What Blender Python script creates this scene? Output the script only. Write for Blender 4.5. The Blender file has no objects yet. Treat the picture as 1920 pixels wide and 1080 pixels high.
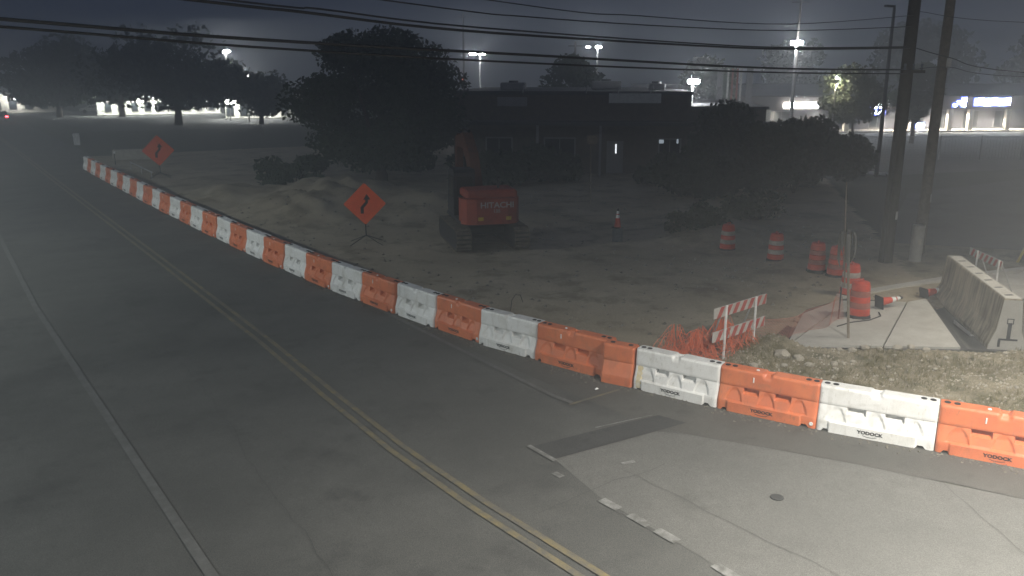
import bpy, math, random
import numpy as np
from mathutils import Vector, Matrix, noise as mnoise

random.seed(7); np.random.seed(7)
R = math.radians
sc = bpy.context.scene
COL = sc.collection

# ------------------------------------------------------------------ camera
cd = bpy.data.cameras.new('camera')
cd.sensor_width = 36.0
cd.lens = 1563.0 / 1920.0 * 36.0
cd.clip_start = 0.1; cd.clip_end = 2500
cam = bpy.data.objects.new('camera', cd); COL.objects.link(cam)
cam.location = (0, 0, 6.5)
cam.rotation_euler = (R(90 - 14.355), 0, R(-34.528))
sc.camera = cam

# ------------------------------------------------------------------ night sky, faint moon
W = bpy.data.worlds.new('World'); sc.world = W; W.use_nodes = True
nt = W.node_tree; nt.nodes.clear()
sky = nt.nodes.new('ShaderNodeTexSky'); sky.sky_type = 'NISHITA'; sky.sun_disc = False
sky.sun_elevation = R(35); sky.sun_rotation = R(200); sky.air_density = 1.0; sky.dust_density = 0.6; sky.ozone_density = 2.0
hs = nt.nodes.new('ShaderNodeHueSaturation'); hs.inputs['Saturation'].default_value = 1.6; hs.inputs['Hue'].default_value = 0.55
hs.inputs['Value'].default_value = 0.046
bg = nt.nodes.new('ShaderNodeBackground'); bg.inputs['Strength'].default_value = 0.05
wo = nt.nodes.new('ShaderNodeOutputWorld')
nt.links.new(sky.outputs['Color'], hs.inputs['Color'])
mx = nt.nodes.new('ShaderNodeMix'); mx.data_type = 'RGBA'; mx.inputs[0].default_value = 0.92   # city glow evens out the night sky
mx.inputs[7].default_value = (0.14, 0.19, 0.335, 1)
nt.links.new(hs.outputs['Color'], mx.inputs[6]); nt.links.new(mx.outputs[2], bg.inputs['Color'])
nt.links.new(bg.outputs['Background'], wo.inputs['Surface'])
sd = bpy.data.lights.new('moon', 'SUN'); sd.energy = 0.02; sd.angle = R(10); sd.color = (0.85, 0.92, 1.0)
so = bpy.data.objects.new('moon', sd); COL.objects.link(so)
so.rotation_euler = (R(66), 0, R(-20))

vs = sc.view_settings
vs.view_transform = 'Standard'; vs.look = 'None'; vs.gamma = 1.0; vs.use_curve_mapping = False
vs.exposure = 1.65
cy = sc.cycles
cy.max_bounces = 3; cy.diffuse_bounces = 2; cy.glossy_bounces = 1; cy.transmission_bounces = 1; cy.volume_bounces = 0
cy.sample_clamp_indirect = 4.0; cy.use_denoising = True

# ------------------------------------------------------------------ materials
MAT = {}
def nodes_mat(name):
    m = bpy.data.materials.new(name); m.use_nodes = True
    n = m.node_tree.nodes; l = m.node_tree.links
    return m, n, l, n['Principled BSDF']
def mat(name, col, rough=0.7, metal=0.0, var=0.15, scale=6.0, bump=0.0, bscale=40.0, col2=None, detail=6.0, thr=None, spec=0.4, grime=None):
    """principled material whose colour wanders between col and col2 with object-space noise"""
    if name in MAT: return MAT[name]
    m, n, l, b = nodes_mat(name)
    tc = n.new('ShaderNodeTexCoord')
    nz = n.new('ShaderNodeTexNoise'); nz.inputs['Scale'].default_value = scale; nz.inputs['Detail'].default_value = detail
    nz.inputs['Roughness'].default_value = 0.62
    oi = n.new('ShaderNodeObjectInfo'); va = n.new('ShaderNodeVectorMath'); va.operation = 'MULTIPLY_ADD'
    cx = n.new('ShaderNodeCombineXYZ')
    for k in range(3): l.new(oi.outputs['Random'], cx.inputs[k])
    va.inputs[1].default_value = (37, 53, 29); l.new(cx.outputs[0], va.inputs[0]); l.new(tc.outputs['Object'], va.inputs[2])
    l.new(va.outputs[0], nz.inputs['Vector'])
    rp = n.new('ShaderNodeValToRGB')
    c2 = col2 if col2 else tuple(c * (1 - var) for c in col)
    c1 = col if col2 else tuple(min(1, c * (1 + var)) for c in col)
    lo, hi = thr if thr else (0.32, 0.68)
    rp.color_ramp.elements[0].position = lo; rp.color_ramp.elements[0].color = (*c2, 1)
    rp.color_ramp.elements[1].position = hi; rp.color_ramp.elements[1].color = (*c1, 1)
    l.new(nz.outputs['Fac'], rp.inputs['Fac'])
    last = rp.outputs['Color']
    if grime:                                              # streaks and splashes of road dirt
        for sc_, lo_, hi_, amt in ((( 7, 7, 1.6), .52, .76, .38), ((2.6, 2.6, 5), .58, .72, .35), ((30, 30, 9), .62, .70, .5)):
            mp = n.new('ShaderNodeMapping'); mp.inputs['Scale'].default_value = sc_; l.new(va.outputs[0], mp.inputs['Vector'])
            g1 = n.new('ShaderNodeTexNoise'); g1.inputs['Scale'].default_value = 1.0; g1.inputs['Detail'].default_value = 7; l.new(mp.outputs[0], g1.inputs['Vector'])
            mr = n.new('ShaderNodeMapRange'); mr.inputs[1].default_value = lo_; mr.inputs[2].default_value = hi_; mr.inputs[4].default_value = amt; l.new(g1.outputs['Fac'], mr.inputs[0])
            mx = n.new('ShaderNodeMix'); mx.data_type = 'RGBA'; l.new(mr.outputs[0], mx.inputs[0]); l.new(last, mx.inputs[6]); mx.inputs[7].default_value = (*grime, 1)
            last = mx.outputs[2]
    l.new(last, b.inputs['Base Color'])
    b.inputs['Roughness'].default_value = rough; b.inputs['Metallic'].default_value = metal
    b.inputs['Specular IOR Level'].default_value = spec
    if bump:
        n2 = n.new('ShaderNodeTexNoise'); n2.inputs['Scale'].default_value = bscale; n2.inputs['Detail'].default_value = 5
        l.new(tc.outputs['Object'], n2.inputs['Vector'])
        bp = n.new('ShaderNodeBump'); bp.inputs['Strength'].default_value = bump; bp.inputs['Distance'].default_value = 0.02
        l.new(n2.outputs['Fac'], bp.inputs['Height']); l.new(bp.outputs['Normal'], b.inputs['Normal'])
    MAT[name] = m
    return m
def layered(name, c_lo, c_hi, c_spot, big=0.35, small=9.0, spot=2.2, spot_thr=(0.56, 0.7), rough=0.9, bump=0.5, bscale=60, grain=240.0, grain_amt=0.35):
    """ground material: large patches, mid noise, stains, fine aggregate"""
    m, n, l, b = nodes_mat(name)
    g = n.new('ShaderNodeNewGeometry')
    def nz(s, d=6):
        t = n.new('ShaderNodeTexNoise'); t.inputs['Scale'].default_value = s; t.inputs['Detail'].default_value = d
        t.inputs['Roughness'].default_value = 0.65; l.new(g.outputs['Position'], t.inputs['Vector']); return t
    def mixc(f, a, bb, bt='MIX'):
        x = n.new('ShaderNodeMix'); x.data_type = 'RGBA'; x.blend_type = bt
        for s, v in ((x.inputs[0], f), (x.inputs[6], a), (x.inputs[7], bb)):
            if isinstance(v, (int, float)): s.default_value = v
            elif isinstance(v, tuple): s.default_value = (*v, 1)
            else: l.new(v, s)
        return x.outputs[2]
    def ramp(src, lo, hi, a=0.0, bb=1.0):
        r = n.new('ShaderNodeMapRange'); r.inputs[1].default_value = lo; r.inputs[2].default_value = hi
        r.inputs[3].default_value = a; r.inputs[4].default_value = bb
        l.new(src, r.inputs[0]); return r.outputs[0]
    a = mixc(ramp(nz(big).outputs['Fac'], 0.35, 0.65), c_lo, c_hi)
    a = mixc(ramp(nz(small).outputs['Fac'], 0.3, 0.7, 0.0, 0.45), a, tuple(0.5 * (x + y) * 0.8 for x, y in zip(c_lo, c_hi)))
    a = mixc(ramp(nz(spot).outputs['Fac'], *spot_thr, 0.0, 0.8), a, c_spot)
    gr = ramp(nz(grain, 2).outputs['Fac'], 0.3, 0.7, 1 - grain_amt, 1 + grain_amt)
    cm = n.new('ShaderNodeCombineColor')
    for i in range(3): l.new(gr, cm.inputs[i])
    a = mixc(1.0, a, cm.outputs[0], 'MULTIPLY')
    l.new(a, b.inputs['Base Color']); b.inputs['Roughness'].default_value = rough
    b.inputs['Specular IOR Level'].default_value = 0.25
    bp = n.new('ShaderNodeBump'); bp.inputs['Strength'].default_value = bump; bp.inputs['Distance'].default_value = 0.02
    l.new(nz(bscale, 4).outputs['Fac'], bp.inputs['Height']); l.new(bp.outputs['Normal'], b.inputs['Normal'])
    MAT[name] = m
    return m
def worn_paint(name, col, wear=(0.42, 0.6), under=(0.1, 0.1, 0.095)):
    m, n, l, b = nodes_mat(name)
    g = n.new('ShaderNodeNewGeometry')
    t = n.new('ShaderNodeTexNoise'); t.inputs['Scale'].default_value = 3.2; t.inputs['Detail'].default_value = 9; t.inputs['Roughness'].default_value = 0.75
    l.new(g.outputs['Position'], t.inputs['Vector'])
    r = n.new('ShaderNodeMapRange'); r.inputs[1].default_value = wear[0]; r.inputs[2].default_value = wear[1]
    l.new(t.outputs['Fac'], r.inputs[0])
    x = n.new('ShaderNodeMix'); x.data_type = 'RGBA'; l.new(r.outputs[0], x.inputs[0])
    x.inputs[6].default_value = (*under, 1); x.inputs[7].default_value = (*col, 1)
    l.new(x.outputs[2], b.inputs['Base Color']); b.inputs['Roughness'].default_value = 0.8
    MAT[name] = m
    return m
def emit(name, col, s):
    if name in MAT: return MAT[name]
    m = bpy.data.materials.new(name); m.use_nodes = True
    n = m.node_tree.nodes; n.clear()
    e = n.new('ShaderNodeEmission'); e.inputs['Color'].default_value = (*col, 1); e.inputs['Strength'].default_value = s
    o = n.new('ShaderNodeOutputMaterial'); m.node_tree.links.new(e.outputs[0], o.inputs['Surface'])
    MAT[name] = m
    return m

mat('orange_plastic', (0.72, 0.21, 0.085), 0.45, scale=2.5, col2=(0.60, 0.16, 0.07), bump=0.05, bscale=18, grime=(0.36, 0.15, 0.085))
mat('white_plastic', (0.80, 0.80, 0.78), 0.45, scale=2.2, col2=(0.66, 0.65, 0.60), thr=(0.25, 0.5), bump=0.04, bscale=16, grime=(0.40, 0.38, 0.33))
mat('black_rubber', (0.025, 0.025, 0.027), 0.75, var=0.3)
mat('black_print', (0.02, 0.02, 0.022), 0.6)
mat('grey_print', (0.42, 0.40, 0.40), 0.6)
mat('white_sheet', (0.85, 0.85, 0.83), 0.35)
mat('red_sheet', (0.42, 0.07, 0.06), 0.5, scale=6, col2=(0.52, 0.13, 0.11))
mat('board_white', (0.62, 0.60, 0.56), 0.5, scale=5, col2=(0.46, 0.43, 0.40))  # board white and stripe red dulled, shade of unlit boards in the colour
mat('arcade_wall', (0.10, 0.10, 0.115), 0.85, scale=1.2, var=.2)
mat('drum_orange', (0.70, 0.085, 0.045), 0.5, scale=3, col2=(0.55, 0.06, 0.035), grime=(0.30, 0.09, 0.06))
mat('drum_white', (0.62, 0.55, 0.50), 0.45, scale=5, col2=(0.36, 0.28, 0.25))
mat('drum_dull', (0.48, 0.16, 0.12), 0.55, scale=5, col2=(0.34, 0.11, 0.08))
mat('sign_orange', (0.86, 0.13, 0.04), 0.45, var=0.06)
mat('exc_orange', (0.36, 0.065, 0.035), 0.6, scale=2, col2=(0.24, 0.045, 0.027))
mat('exc_dark', (0.03, 0.03, 0.033), 0.6)
mat('exc_track', (0.19, 0.165, 0.125), 0.95, scale=4, col2=(0.07, 0.06, 0.05), bump=0.5)
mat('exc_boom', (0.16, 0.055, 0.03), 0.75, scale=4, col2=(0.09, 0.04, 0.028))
mat('yellow_reflector', (0.6, 0.42, 0.03), 0.4)
mat('steel', (0.32, 0.32, 0.31), 0.5, metal=0.6, var=0.2)
mat('galv', (0.45, 0.45, 0.44), 0.55, metal=0.4, var=0.15)
mat('dark_steel', (0.035, 0.038, 0.04), 0.55, metal=0.3)
mat('wood_pole', (0.17, 0.14, 0.11), 0.9, scale=5, col2=(0.09, 0.075, 0.06), bump=0.5, bscale=25)
mat('dark_pole', (0.05, 0.045, 0.04), 0.85, scale=5, col2=(0.03, 0.027, 0.025), bump=0.4, bscale=25)
mat('weathered_wood', (0.30, 0.25, 0.19), 0.9, scale=7, col2=(0.17, 0.14, 0.11), bump=0.4, bscale=40)
mat('concrete', (0.47, 0.45, 0.40), 0.9, scale=3, col2=(0.33, 0.31, 0.27), bump=0.35, bscale=45)
mat('concrete_pale', (0.50, 0.49, 0.45), 0.9, scale=1.4, col2=(0.38, 0.365, 0.33), bump=0.3, bscale=60)
mat('concrete_stained', (0.40, 0.35, 0.26), 0.9, scale=2.2, col2=(0.22, 0.19, 0.14), bump=0.4, bscale=30)
mat('stone', (0.50, 0.46, 0.38), 0.9, scale=4, col2=(0.33, 0.30, 0.25), bump=0.4, bscale=30)
mat('net_orange', (0.80, 0.20, 0.10), 0.6, var=0.1)
mat('clod', (0.20, 0.185, 0.15), 0.95, scale=2, col2=(0.13, 0.12, 0.10))
mat('net_faded', (0.50, 0.20, 0.15), 0.7, var=0.15)
mat('bag_plastic', (0.15, 0.145, 0.135), 0.5, var=0.1)
mat('pvc', (0.55, 0.54, 0.50), 0.5, scale=5, col2=(0.40, 0.38, 0.34))
mat('yellow_paint', (0.55, 0.42, 0.06), 0.6)
mat('bark', (0.09, 0.07, 0.055), 0.95, scale=8, bump=0.6, bscale=30)
mat('leaf_dark', (0.05, 0.075, 0.035), 0.8, scale=0.8, col2=(0.03, 0.045, 0.022))
mat('leaf_mid', (0.07, 0.10, 0.045), 0.8, scale=0.8, col2=(0.04, 0.06, 0.028))
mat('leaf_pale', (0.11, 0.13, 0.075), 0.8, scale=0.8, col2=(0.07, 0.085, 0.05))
mat('dry_grass', (0.23, 0.19, 0.10), 0.9, scale=1.5, col2=(0.12, 0.12, 0.05))
mat('brick_wall', (0.15, 0.115, 0.09), 0.9, scale=2.5, col2=(0.09, 0.072, 0.06))
mat('roof_dark', (0.06, 0.06, 0.062), 0.8)
mat('wall_cream', (0.55, 0.52, 0.45), 0.85, scale=1.2, var=0.1)
mat('wall_white', (0.72, 0.71, 0.66), 0.85, scale=1.2, var=0.08)
mat('wall_grey', (0.28, 0.28, 0.28), 0.85, scale=1.2, var=0.12)
mat('glass_dark', (0.02, 0.024, 0.028), 0.12)
mat('pale_panel', (0.66, 0.66, 0.62), 0.6, var=0.12)
mat('tower_red', (0.32, 0.10, 0.08), 0.6)
mat('cable', (0.045, 0.045, 0.045), 0.6)
mat('porta_grey', (0.12, 0.15, 0.17), 0.6)

layered('asphalt', (0.092, 0.093, 0.087), (0.136, 0.136, 0.126), (0.068, 0.068, 0.065), big=0.3, small=2.2, spot=0.55, spot_thr=(0.54, 0.7), grain=70, grain_amt=0.35, bump=0.4, bscale=70)
layered('asphalt_pale', (0.135, 0.135, 0.126), (0.172, 0.171, 0.159), (0.105, 0.105, 0.097), big=0.4, small=3.0, spot=0.8, spot_thr=(0.55, 0.72), grain=70, grain_amt=0.3, bump=0.4, bscale=70)  # older pavement, with lamplight partly put into its paler tone
layered('asphalt_dark', (0.055, 0.056, 0.055), (0.075, 0.075, 0.072), (0.04, 0.04, 0.04), big=0.5, small=5.0, spot=1.4, grain=80, grain_amt=0.3, bump=0.4)
layered('asphalt_gutter', (0.095, 0.094, 0.086), (0.122, 0.119, 0.108), (0.075, 0.073, 0.068), big=0.5, small=5.0, spot=1.6, grain=70, grain_amt=0.35, bump=0.4)
layered('dirt', (0.31, 0.262, 0.185), (0.44, 0.385, 0.29), (0.18, 0.148, 0.10), big=0.22, small=1.3, spot=0.6, spot_thr=(0.5, 0.64), grain=30, grain_amt=0.3, bump=0.7, bscale=14)
layered('rubble_dirt', (0.20, 0.175, 0.115), (0.34, 0.30, 0.22), (0.105, 0.105, 0.06), big=0.9, small=5.0, spot=1.7, spot_thr=(0.5, 0.66), grain=38, grain_amt=0.5, bump=1.0, bscale=22)
layered('far_ground', (0.06, 0.065, 0.045), (0.10, 0.10, 0.075), (0.04, 0.045, 0.03), big=0.05, small=0.6, spot=0.2, grain=12, grain_amt=0.25)
layered('lot_concrete', (0.12, 0.12, 0.115), (0.16, 0.158, 0.15), (0.085, 0.085, 0.08), big=0.08, small=0.8, spot=0.25, grain=12, grain_amt=0.15)
def streaky(name, a, c):
    m, n, l, b = nodes_mat(name)
    tc = n.new('ShaderNodeTexCoord'); mp = n.new('ShaderNodeMapping'); mp.inputs['Scale'].default_value = (9, 9, .55)
    l.new(tc.outputs['Object'], mp.inputs['Vector'])
    t1 = n.new('ShaderNodeTexNoise'); t1.inputs['Scale'].default_value = 1.0; t1.inputs['Detail'].default_value = 7; l.new(mp.outputs[0], t1.inputs['Vector'])
    t2 = n.new('ShaderNodeTexNoise'); t2.inputs['Scale'].default_value = 1.3; t2.inputs['Detail'].default_value = 6; l.new(tc.outputs['Object'], t2.inputs['Vector'])
    ad = n.new('ShaderNodeMath'); ad.operation = 'MULTIPLY_ADD'; ad.inputs[1].default_value = .6; l.new(t1.outputs['Fac'], ad.inputs[0])
    m2 = n.new('ShaderNodeMath'); m2.operation = 'MULTIPLY'; m2.inputs[1].default_value = .4; l.new(t2.outputs['Fac'], m2.inputs[0]); l.new(m2.outputs[0], ad.inputs[2])
    rp = n.new('ShaderNodeValToRGB'); rp.color_ramp.elements[0].position = .38; rp.color_ramp.elements[0].color = (*c, 1); rp.color_ramp.elements[1].position = .6; rp.color_ramp.elements[1].color = (*a, 1)
    l.new(ad.outputs[0], rp.inputs['Fac']); l.new(rp.outputs['Color'], b.inputs['Base Color']); b.inputs['Roughness'].default_value = .9
    MAT[name] = m
streaky('concrete_streaked', (0.46, 0.40, 0.29), (0.20, 0.17, 0.12))
worn_paint('paint_white', (0.34, 0.34, 0.325), (0.42, 0.68), under=(0.13, 0.13, 0.12))
worn_paint('paint_white_faint', (0.155, 0.155, 0.148), (0.44, 0.64), under=(0.112, 0.112, 0.105))
worn_paint('paint_yellow', (0.245, 0.20, 0.095), (0.42, 0.66), under=(0.132, 0.125, 0.105))

# ------------------------------------------------------------------ mesh helpers
class MB:
    def __init__(s): s.v = []; s.f = []; s.mi = []; s.cur = 0
    def add(s, vs, fs):
        o = len(s.v); s.v += [tuple(p) for p in vs]
        for f in fs: s.f.append(tuple(i + o for i in f)); s.mi.append(s.cur)
    def box(s, c, d, rz=0.0, rx=0.0, ry=0.0, bev=0.0):
        dx, dy, dz = (x / 2 for x in d)
        m = Matrix.Rotation(rz, 3, 'Z') @ Matrix.Rotation(ry, 3, 'Y') @ Matrix.Rotation(rx, 3, 'X')
        C = Vector(c)
        if bev <= 0:
            p = [C + m @ Vector((x * dx, y * dy, z * dz)) for z in (-1, 1) for y in (-1, 1) for x in (-1, 1)]
            s.add(p, [(0, 2, 3, 1), (4, 5, 7, 6), (0, 1, 5, 4), (2, 6, 7, 3), (0, 4, 6, 2), (1, 3, 7, 5)])
        else:
            b = min(bev, dx * .9, dy * .9, dz * .9); p = []
            for z, k in ((-dz, b), (-dz + b, 0), (dz - b, 0), (dz, b)):
                X, Y = dx - k, dy - k
                q = b if k == 0 else b * .6
                for (x, y) in ((-X + q, -Y), (X - q, -Y), (X, -Y + q), (X, Y - q), (X - q, Y), (-X + q, Y), (-X, Y - q), (-X, -Y + q)):
                    p.append(C + m @ Vector((x, y, z)))
            f = [tuple(reversed(range(8))), tuple(range(24, 32))]
            for k in range(3):
                for i in range(8): f.append((k * 8 + i, k * 8 + (i + 1) % 8, k * 8 + 8 + (i + 1) % 8, k * 8 + 8 + i))
            s.add(p, f)
        return s
    def tube(s, pts, r, n=8, cap=True):
        pts = [Vector(p) for p in pts]
        rs = r if isinstance(r, (list, tuple)) else [r] * len(pts)
        vs = []; prev = None
        for i, p in enumerate(pts):
            t = (pts[min(i + 1, len(pts) - 1)] - pts[max(i - 1, 0)]).normalized()
            if prev is None: a = t.orthogonal().normalized()
            else: a = (prev - t * prev.dot(t)).normalized()
            prev = a; b = t.cross(a)
            for k in range(n):
                th = 2 * math.pi * k / n
                vs.append(p + (a * math.cos(th) + b * math.sin(th)) * rs[i])
        fs = []
        for i in range(len(pts) - 1):
            for k in range(n): fs.append((i * n + k, i * n + (k + 1) % n, (i + 1) * n + (k + 1) % n, (i + 1) * n + k))
        if cap: fs.append(tuple(reversed(range(n)))); fs.append(tuple(range((len(pts) - 1) * n, len(pts) * n)))
        s.add(vs, fs); return s
    def lathe(s, prof, n=20, c=(0, 0, 0), m=None):
        C = Vector(c); vs = []
        for r, z in prof:
            for k in range(n):
                th = 2 * math.pi * k / n; p = Vector((r * math.cos(th), r * math.sin(th), z))
                vs.append(C + (m @ p if m else p))
        fs = []
        for i in range(len(prof) - 1):
            for k in range(n): fs.append((i * n + k, i * n + (k + 1) % n, (i + 1) * n + (k + 1) % n, (i + 1) * n + k))
        fs.append(tuple(reversed(range(n)))); fs.append(tuple(range((len(prof) - 1) * n, len(prof) * n)))
        s.add(vs, fs); return s
    def prism(s, poly, a, b, axes='xz'):
        """extrude a 2-D outline from a to b along the third axis"""
        n = len(poly); vs = []
        for t in (a, b):
            for (u, w) in poly:
                vs.append({'xz': (u, t, w), 'yz': (t, u, w), 'xy': (u, w, t)}[axes])
        fs = [tuple(range(n)), tuple(reversed(range(n, 2 * n)))]
        for i in range(n): fs.append((i, i + n, (i + 1) % n + n, (i + 1) % n))
        s.add(vs, fs); return s
    def mesh(s, name, mats, smooth=False):
        me = bpy.data.meshes.new(name); me.from_pydata(s.v, [], s.f)
        if isinstance(mats, str): mats = [mats]
        for k in mats: me.materials.append(MAT[k])
        if len(mats) > 1: me.polygons.foreach_set('material_index', s.mi)
        me.update()
        import bmesh
        bm = bmesh.new(); bm.from_mesh(me); bmesh.ops.recalc_face_normals(bm, faces=bm.faces); bm.to_mesh(me); bm.free()
        if smooth:
            me.polygons.foreach_set('use_smooth', [True] * len(me.polygons))
            try: me.set_sharp_from_angle(angle=R(40))
            except Exception: pass
        return me
    def obj(s, name, mats, parent=None, smooth=False):
        return link(name, s.mesh(name, mats, smooth), parent)
def link(name, me, parent=None):
    o = bpy.data.objects.new(name, me); COL.objects.link(o)
    if parent: o.parent = parent
    return o
def tag(o, label=None, cat=None, group=None, kind=None):
    if label: o['label'] = label
    if cat: o['category'] = cat
    if group: o['group'] = group
    if kind: o['kind'] = kind
    return o
def thing(name, label, cat, loc=(0, 0, 0), rz=0.0, group=None):
    o = bpy.data.objects.new(name, None); COL.objects.link(o)
    o.location = loc; o.rotation_euler = (0, 0, rz)
    return tag(o, label, cat, group)
def clone(o, parent=None):
    c = o.copy(); COL.objects.link(c)
    if parent: c.parent = parent
    for ch in list(o.children): clone(ch, c)
    return c
def sheet(name, poly, z, m, kind='structure', parent=None):
    me = bpy.data.meshes.new(name); me.from_pydata([(x, y, z) for x, y in poly], [], [tuple(range(len(poly)))])
    me.materials.append(MAT[m]); me.update()
    if me.polygons[0].normal.z < 0: me.flip_normals()
    o = link(name, me, parent)
    if kind: o['kind'] = kind
    return o
def text_mesh(body, size, m, ext=0.004, xs=1.0, bold=0.0):
    c = bpy.data.curves.new('t', 'FONT'); c.body = body; c.size = size; c.extrude = ext; c.offset = bold
    c.align_x = 'CENTER'; c.align_y = 'CENTER'; c.resolution_u = 3
    o = bpy.data.objects.new('t', c); COL.objects.link(o)
    dg = bpy.context.evaluated_depsgraph_get(); dg.update()
    me = bpy.data.meshes.new_from_object(o.evaluated_get(dg)); bpy.data.objects.remove(o); bpy.data.curves.remove(c)
    me.transform(Matrix.Diagonal((xs, 1, 1, 1))); me.transform(Matrix.Rotation(R(90), 4, 'X'))   # reads from -y
    me.materials.clear(); me.materials.append(MAT[m])
    return me
def fbm(x, y, s, o=4):
    return mnoise.fractal(Vector((x * s, y * s, 3.7)), 1.0, 2.0, o)
ORD = ['', 'first', 'second', 'third', 'fourth', 'fifth', 'sixth', 'seventh', 'eighth', 'ninth', 'tenth', 'eleventh', 'twelfth', 'thirteenth', 'fourteenth', 'fifteenth', 'sixteenth', 'seventeenth', 'eighteenth']

# ------------------------------------------------------------------ ground, road, markings
sheet('ground', [(-500, -300), (800, -300), (800, 800), (-500, 800)], 0.0, 'far_ground')
sheet('road', [(-12, -40), (10.9, -40), (10.9, 420), (-12, 420)], 0.004, 'asphalt')
# barrier line (front-face base points, near to far)
NEAR = [(14.81, 5.13), (13.88, 6.97), (12.96, 8.76), (12.21, 10.54), (11.58, 12.32)]
SHORT = [(11.50, 12.36), (11.42, 13.02)]
CHAIN = [(11.47, 13.04), (10.95, 14.99), (10.52, 16.78), (10.20, 18.57), (9.95, 20.36), (9.74, 22.15), (9.58, 23.94), (9.44, 25.73),
 (9.33, 27.52), (9.23, 29.30), (9.15, 31.09), (9.08, 32.88), (9.02, 34.66), (8.96, 36.45), (8.92, 38.23), (8.88, 40.01), (8.84, 41.79),
 (8.81, 43.56), (8.78, 45.34), (8.75, 47.12), (8.73, 48.89), (8.71, 50.66), (8.69, 52.43), (8.68, 54.20), (8.67, 55.97), (8.65, 57.73),
 (8.64, 59.49), (8.63, 61.26), (8.62, 63.02), (8.62, 64.78), (8.61, 66.53)]
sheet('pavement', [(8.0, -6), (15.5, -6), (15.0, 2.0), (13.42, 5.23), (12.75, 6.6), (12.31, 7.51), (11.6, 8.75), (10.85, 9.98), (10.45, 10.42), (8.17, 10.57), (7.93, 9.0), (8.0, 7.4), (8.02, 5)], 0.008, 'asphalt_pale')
def gutter():
    a = [(15.0, 2.0), (13.42, 5.23), (12.98, 6.2), (12.72, 6.62), (12.31, 7.51), (11.95, 8.15), (11.6, 8.75), (10.85, 9.98), (10.5, 11.0), (10.3, 13.0), (10.1, 16.5), (10.0, 20)]
    b = [(10.9, 20), (11.4, 17), (12.2, 14), (12.9, 12.0), (13.6, 10.2), (14.6, 8.2), (15.8, 5.6), (17.4, 2.0)]
    sheet('gutter_strip', a + b, 0.0125, 'asphalt_gutter')
gutter()
sheet('asphalt_patch', [(8.16, 11.19), (8.17, 10.56), (9.6, 10.46), (11.2, 10.36), (11.02, 10.94), (9.6, 11.08)], 0.017, 'asphalt_dark')
def strip(name, p, q, w, m, z=0.022):
    p, q = Vector(p), Vector(q); d = (q - p).normalized(); n_ = Vector((-d.y, d.x)) * w / 2
    return sheet(name, [tuple(p + n_), tuple(p - n_), tuple(q - n_), tuple(q + n_)], z, m)
def polystrip(name, pts, w, m, z=0.022):
    mb = MB(); vs = []
    for i, p in enumerate(pts):
        t = (Vector(pts[min(i + 1, len(pts) - 1)]) - Vector(pts[max(i - 1, 0)])).normalized(); n_ = Vector((-t.y, t.x)) * w / 2
        vs += [(*(Vector(p) + n_), z), (*(Vector(p) - n_), z)]
    mb.add(vs, [(2 * i, 2 * i + 1, 2 * i + 3, 2 * i + 2) for i in range(len(pts) - 1)])
    o = mb.obj(name, m); o['kind'] = 'structure'; return o
ypts = [(6.75, 4), (6.45, 7.5), (6.22, 10), (6.1, 12.5), (6.12, 15.8), (6.2, 20), (6.2, 30), (6.1, 60), (6.0, 140)]
polystrip('centre_line', [(x - 0.13, y) for x, y in ypts], 0.115, 'paint_yellow')
polystrip('centre_line', [(x + 0.13, y) for x, y in ypts], 0.115, 'paint_yellow')
polystrip('lane_line', [(2.4, 7), (2.25, 11), (2.08, 17), (1.8, 27), (1.7, 60), (1.6, 140)], 0.15, 'paint_white_faint')
polystrip('lane_line', [(-1.1, 10), (-1.2, 20), (-1.3, 60)], 0.12, 'paint_white_faint')
polystrip('edge_line', [(10.02, 12.4), (9.93, 12.9), (9.88, 18.2), (9.85, 22.1), (9.8, 26)], 0.12, 'paint_white_faint')
strip('stop_line', (8.10, 11.25), (8.13, 10.5), 0.1, 'paint_white', 0.0245)
strip('edge_mark', (9.9, 12.35), (11.3, 12.4), 0.07, 'paint_yellow')
strip('edge_mark', (9.6, 11.17), (10.9, 11.0), 0.03, 'paint_white', 0.0245)
for (a, b, w) in (((7.90, 9.0), (7.93, 8.62), .16), ((7.95, 8.4), (7.97, 8.0), .16), ((7.98, 7.85), (8.0, 7.45), .17), ((8.0, 6.75), (8.0, 6.3), .17), ((7.84, 10.15), (7.86, 9.95), .12), ((9.0, 9.75), (9.25, 9.7), .09)):
    strip('lane_dash', a, b, w, 'paint_white')
mh = MB(); mh.lathe([(0.105, 0.013), (0.105, 0.024), (0.085, 0.026)], 16); mho = mh.obj('valve_cover', 'asphalt_dark'); mho.location = (10.24, 7.48, 0)
tag(mho, 'small dark round valve cover set in the pale road', 'cover')

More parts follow.
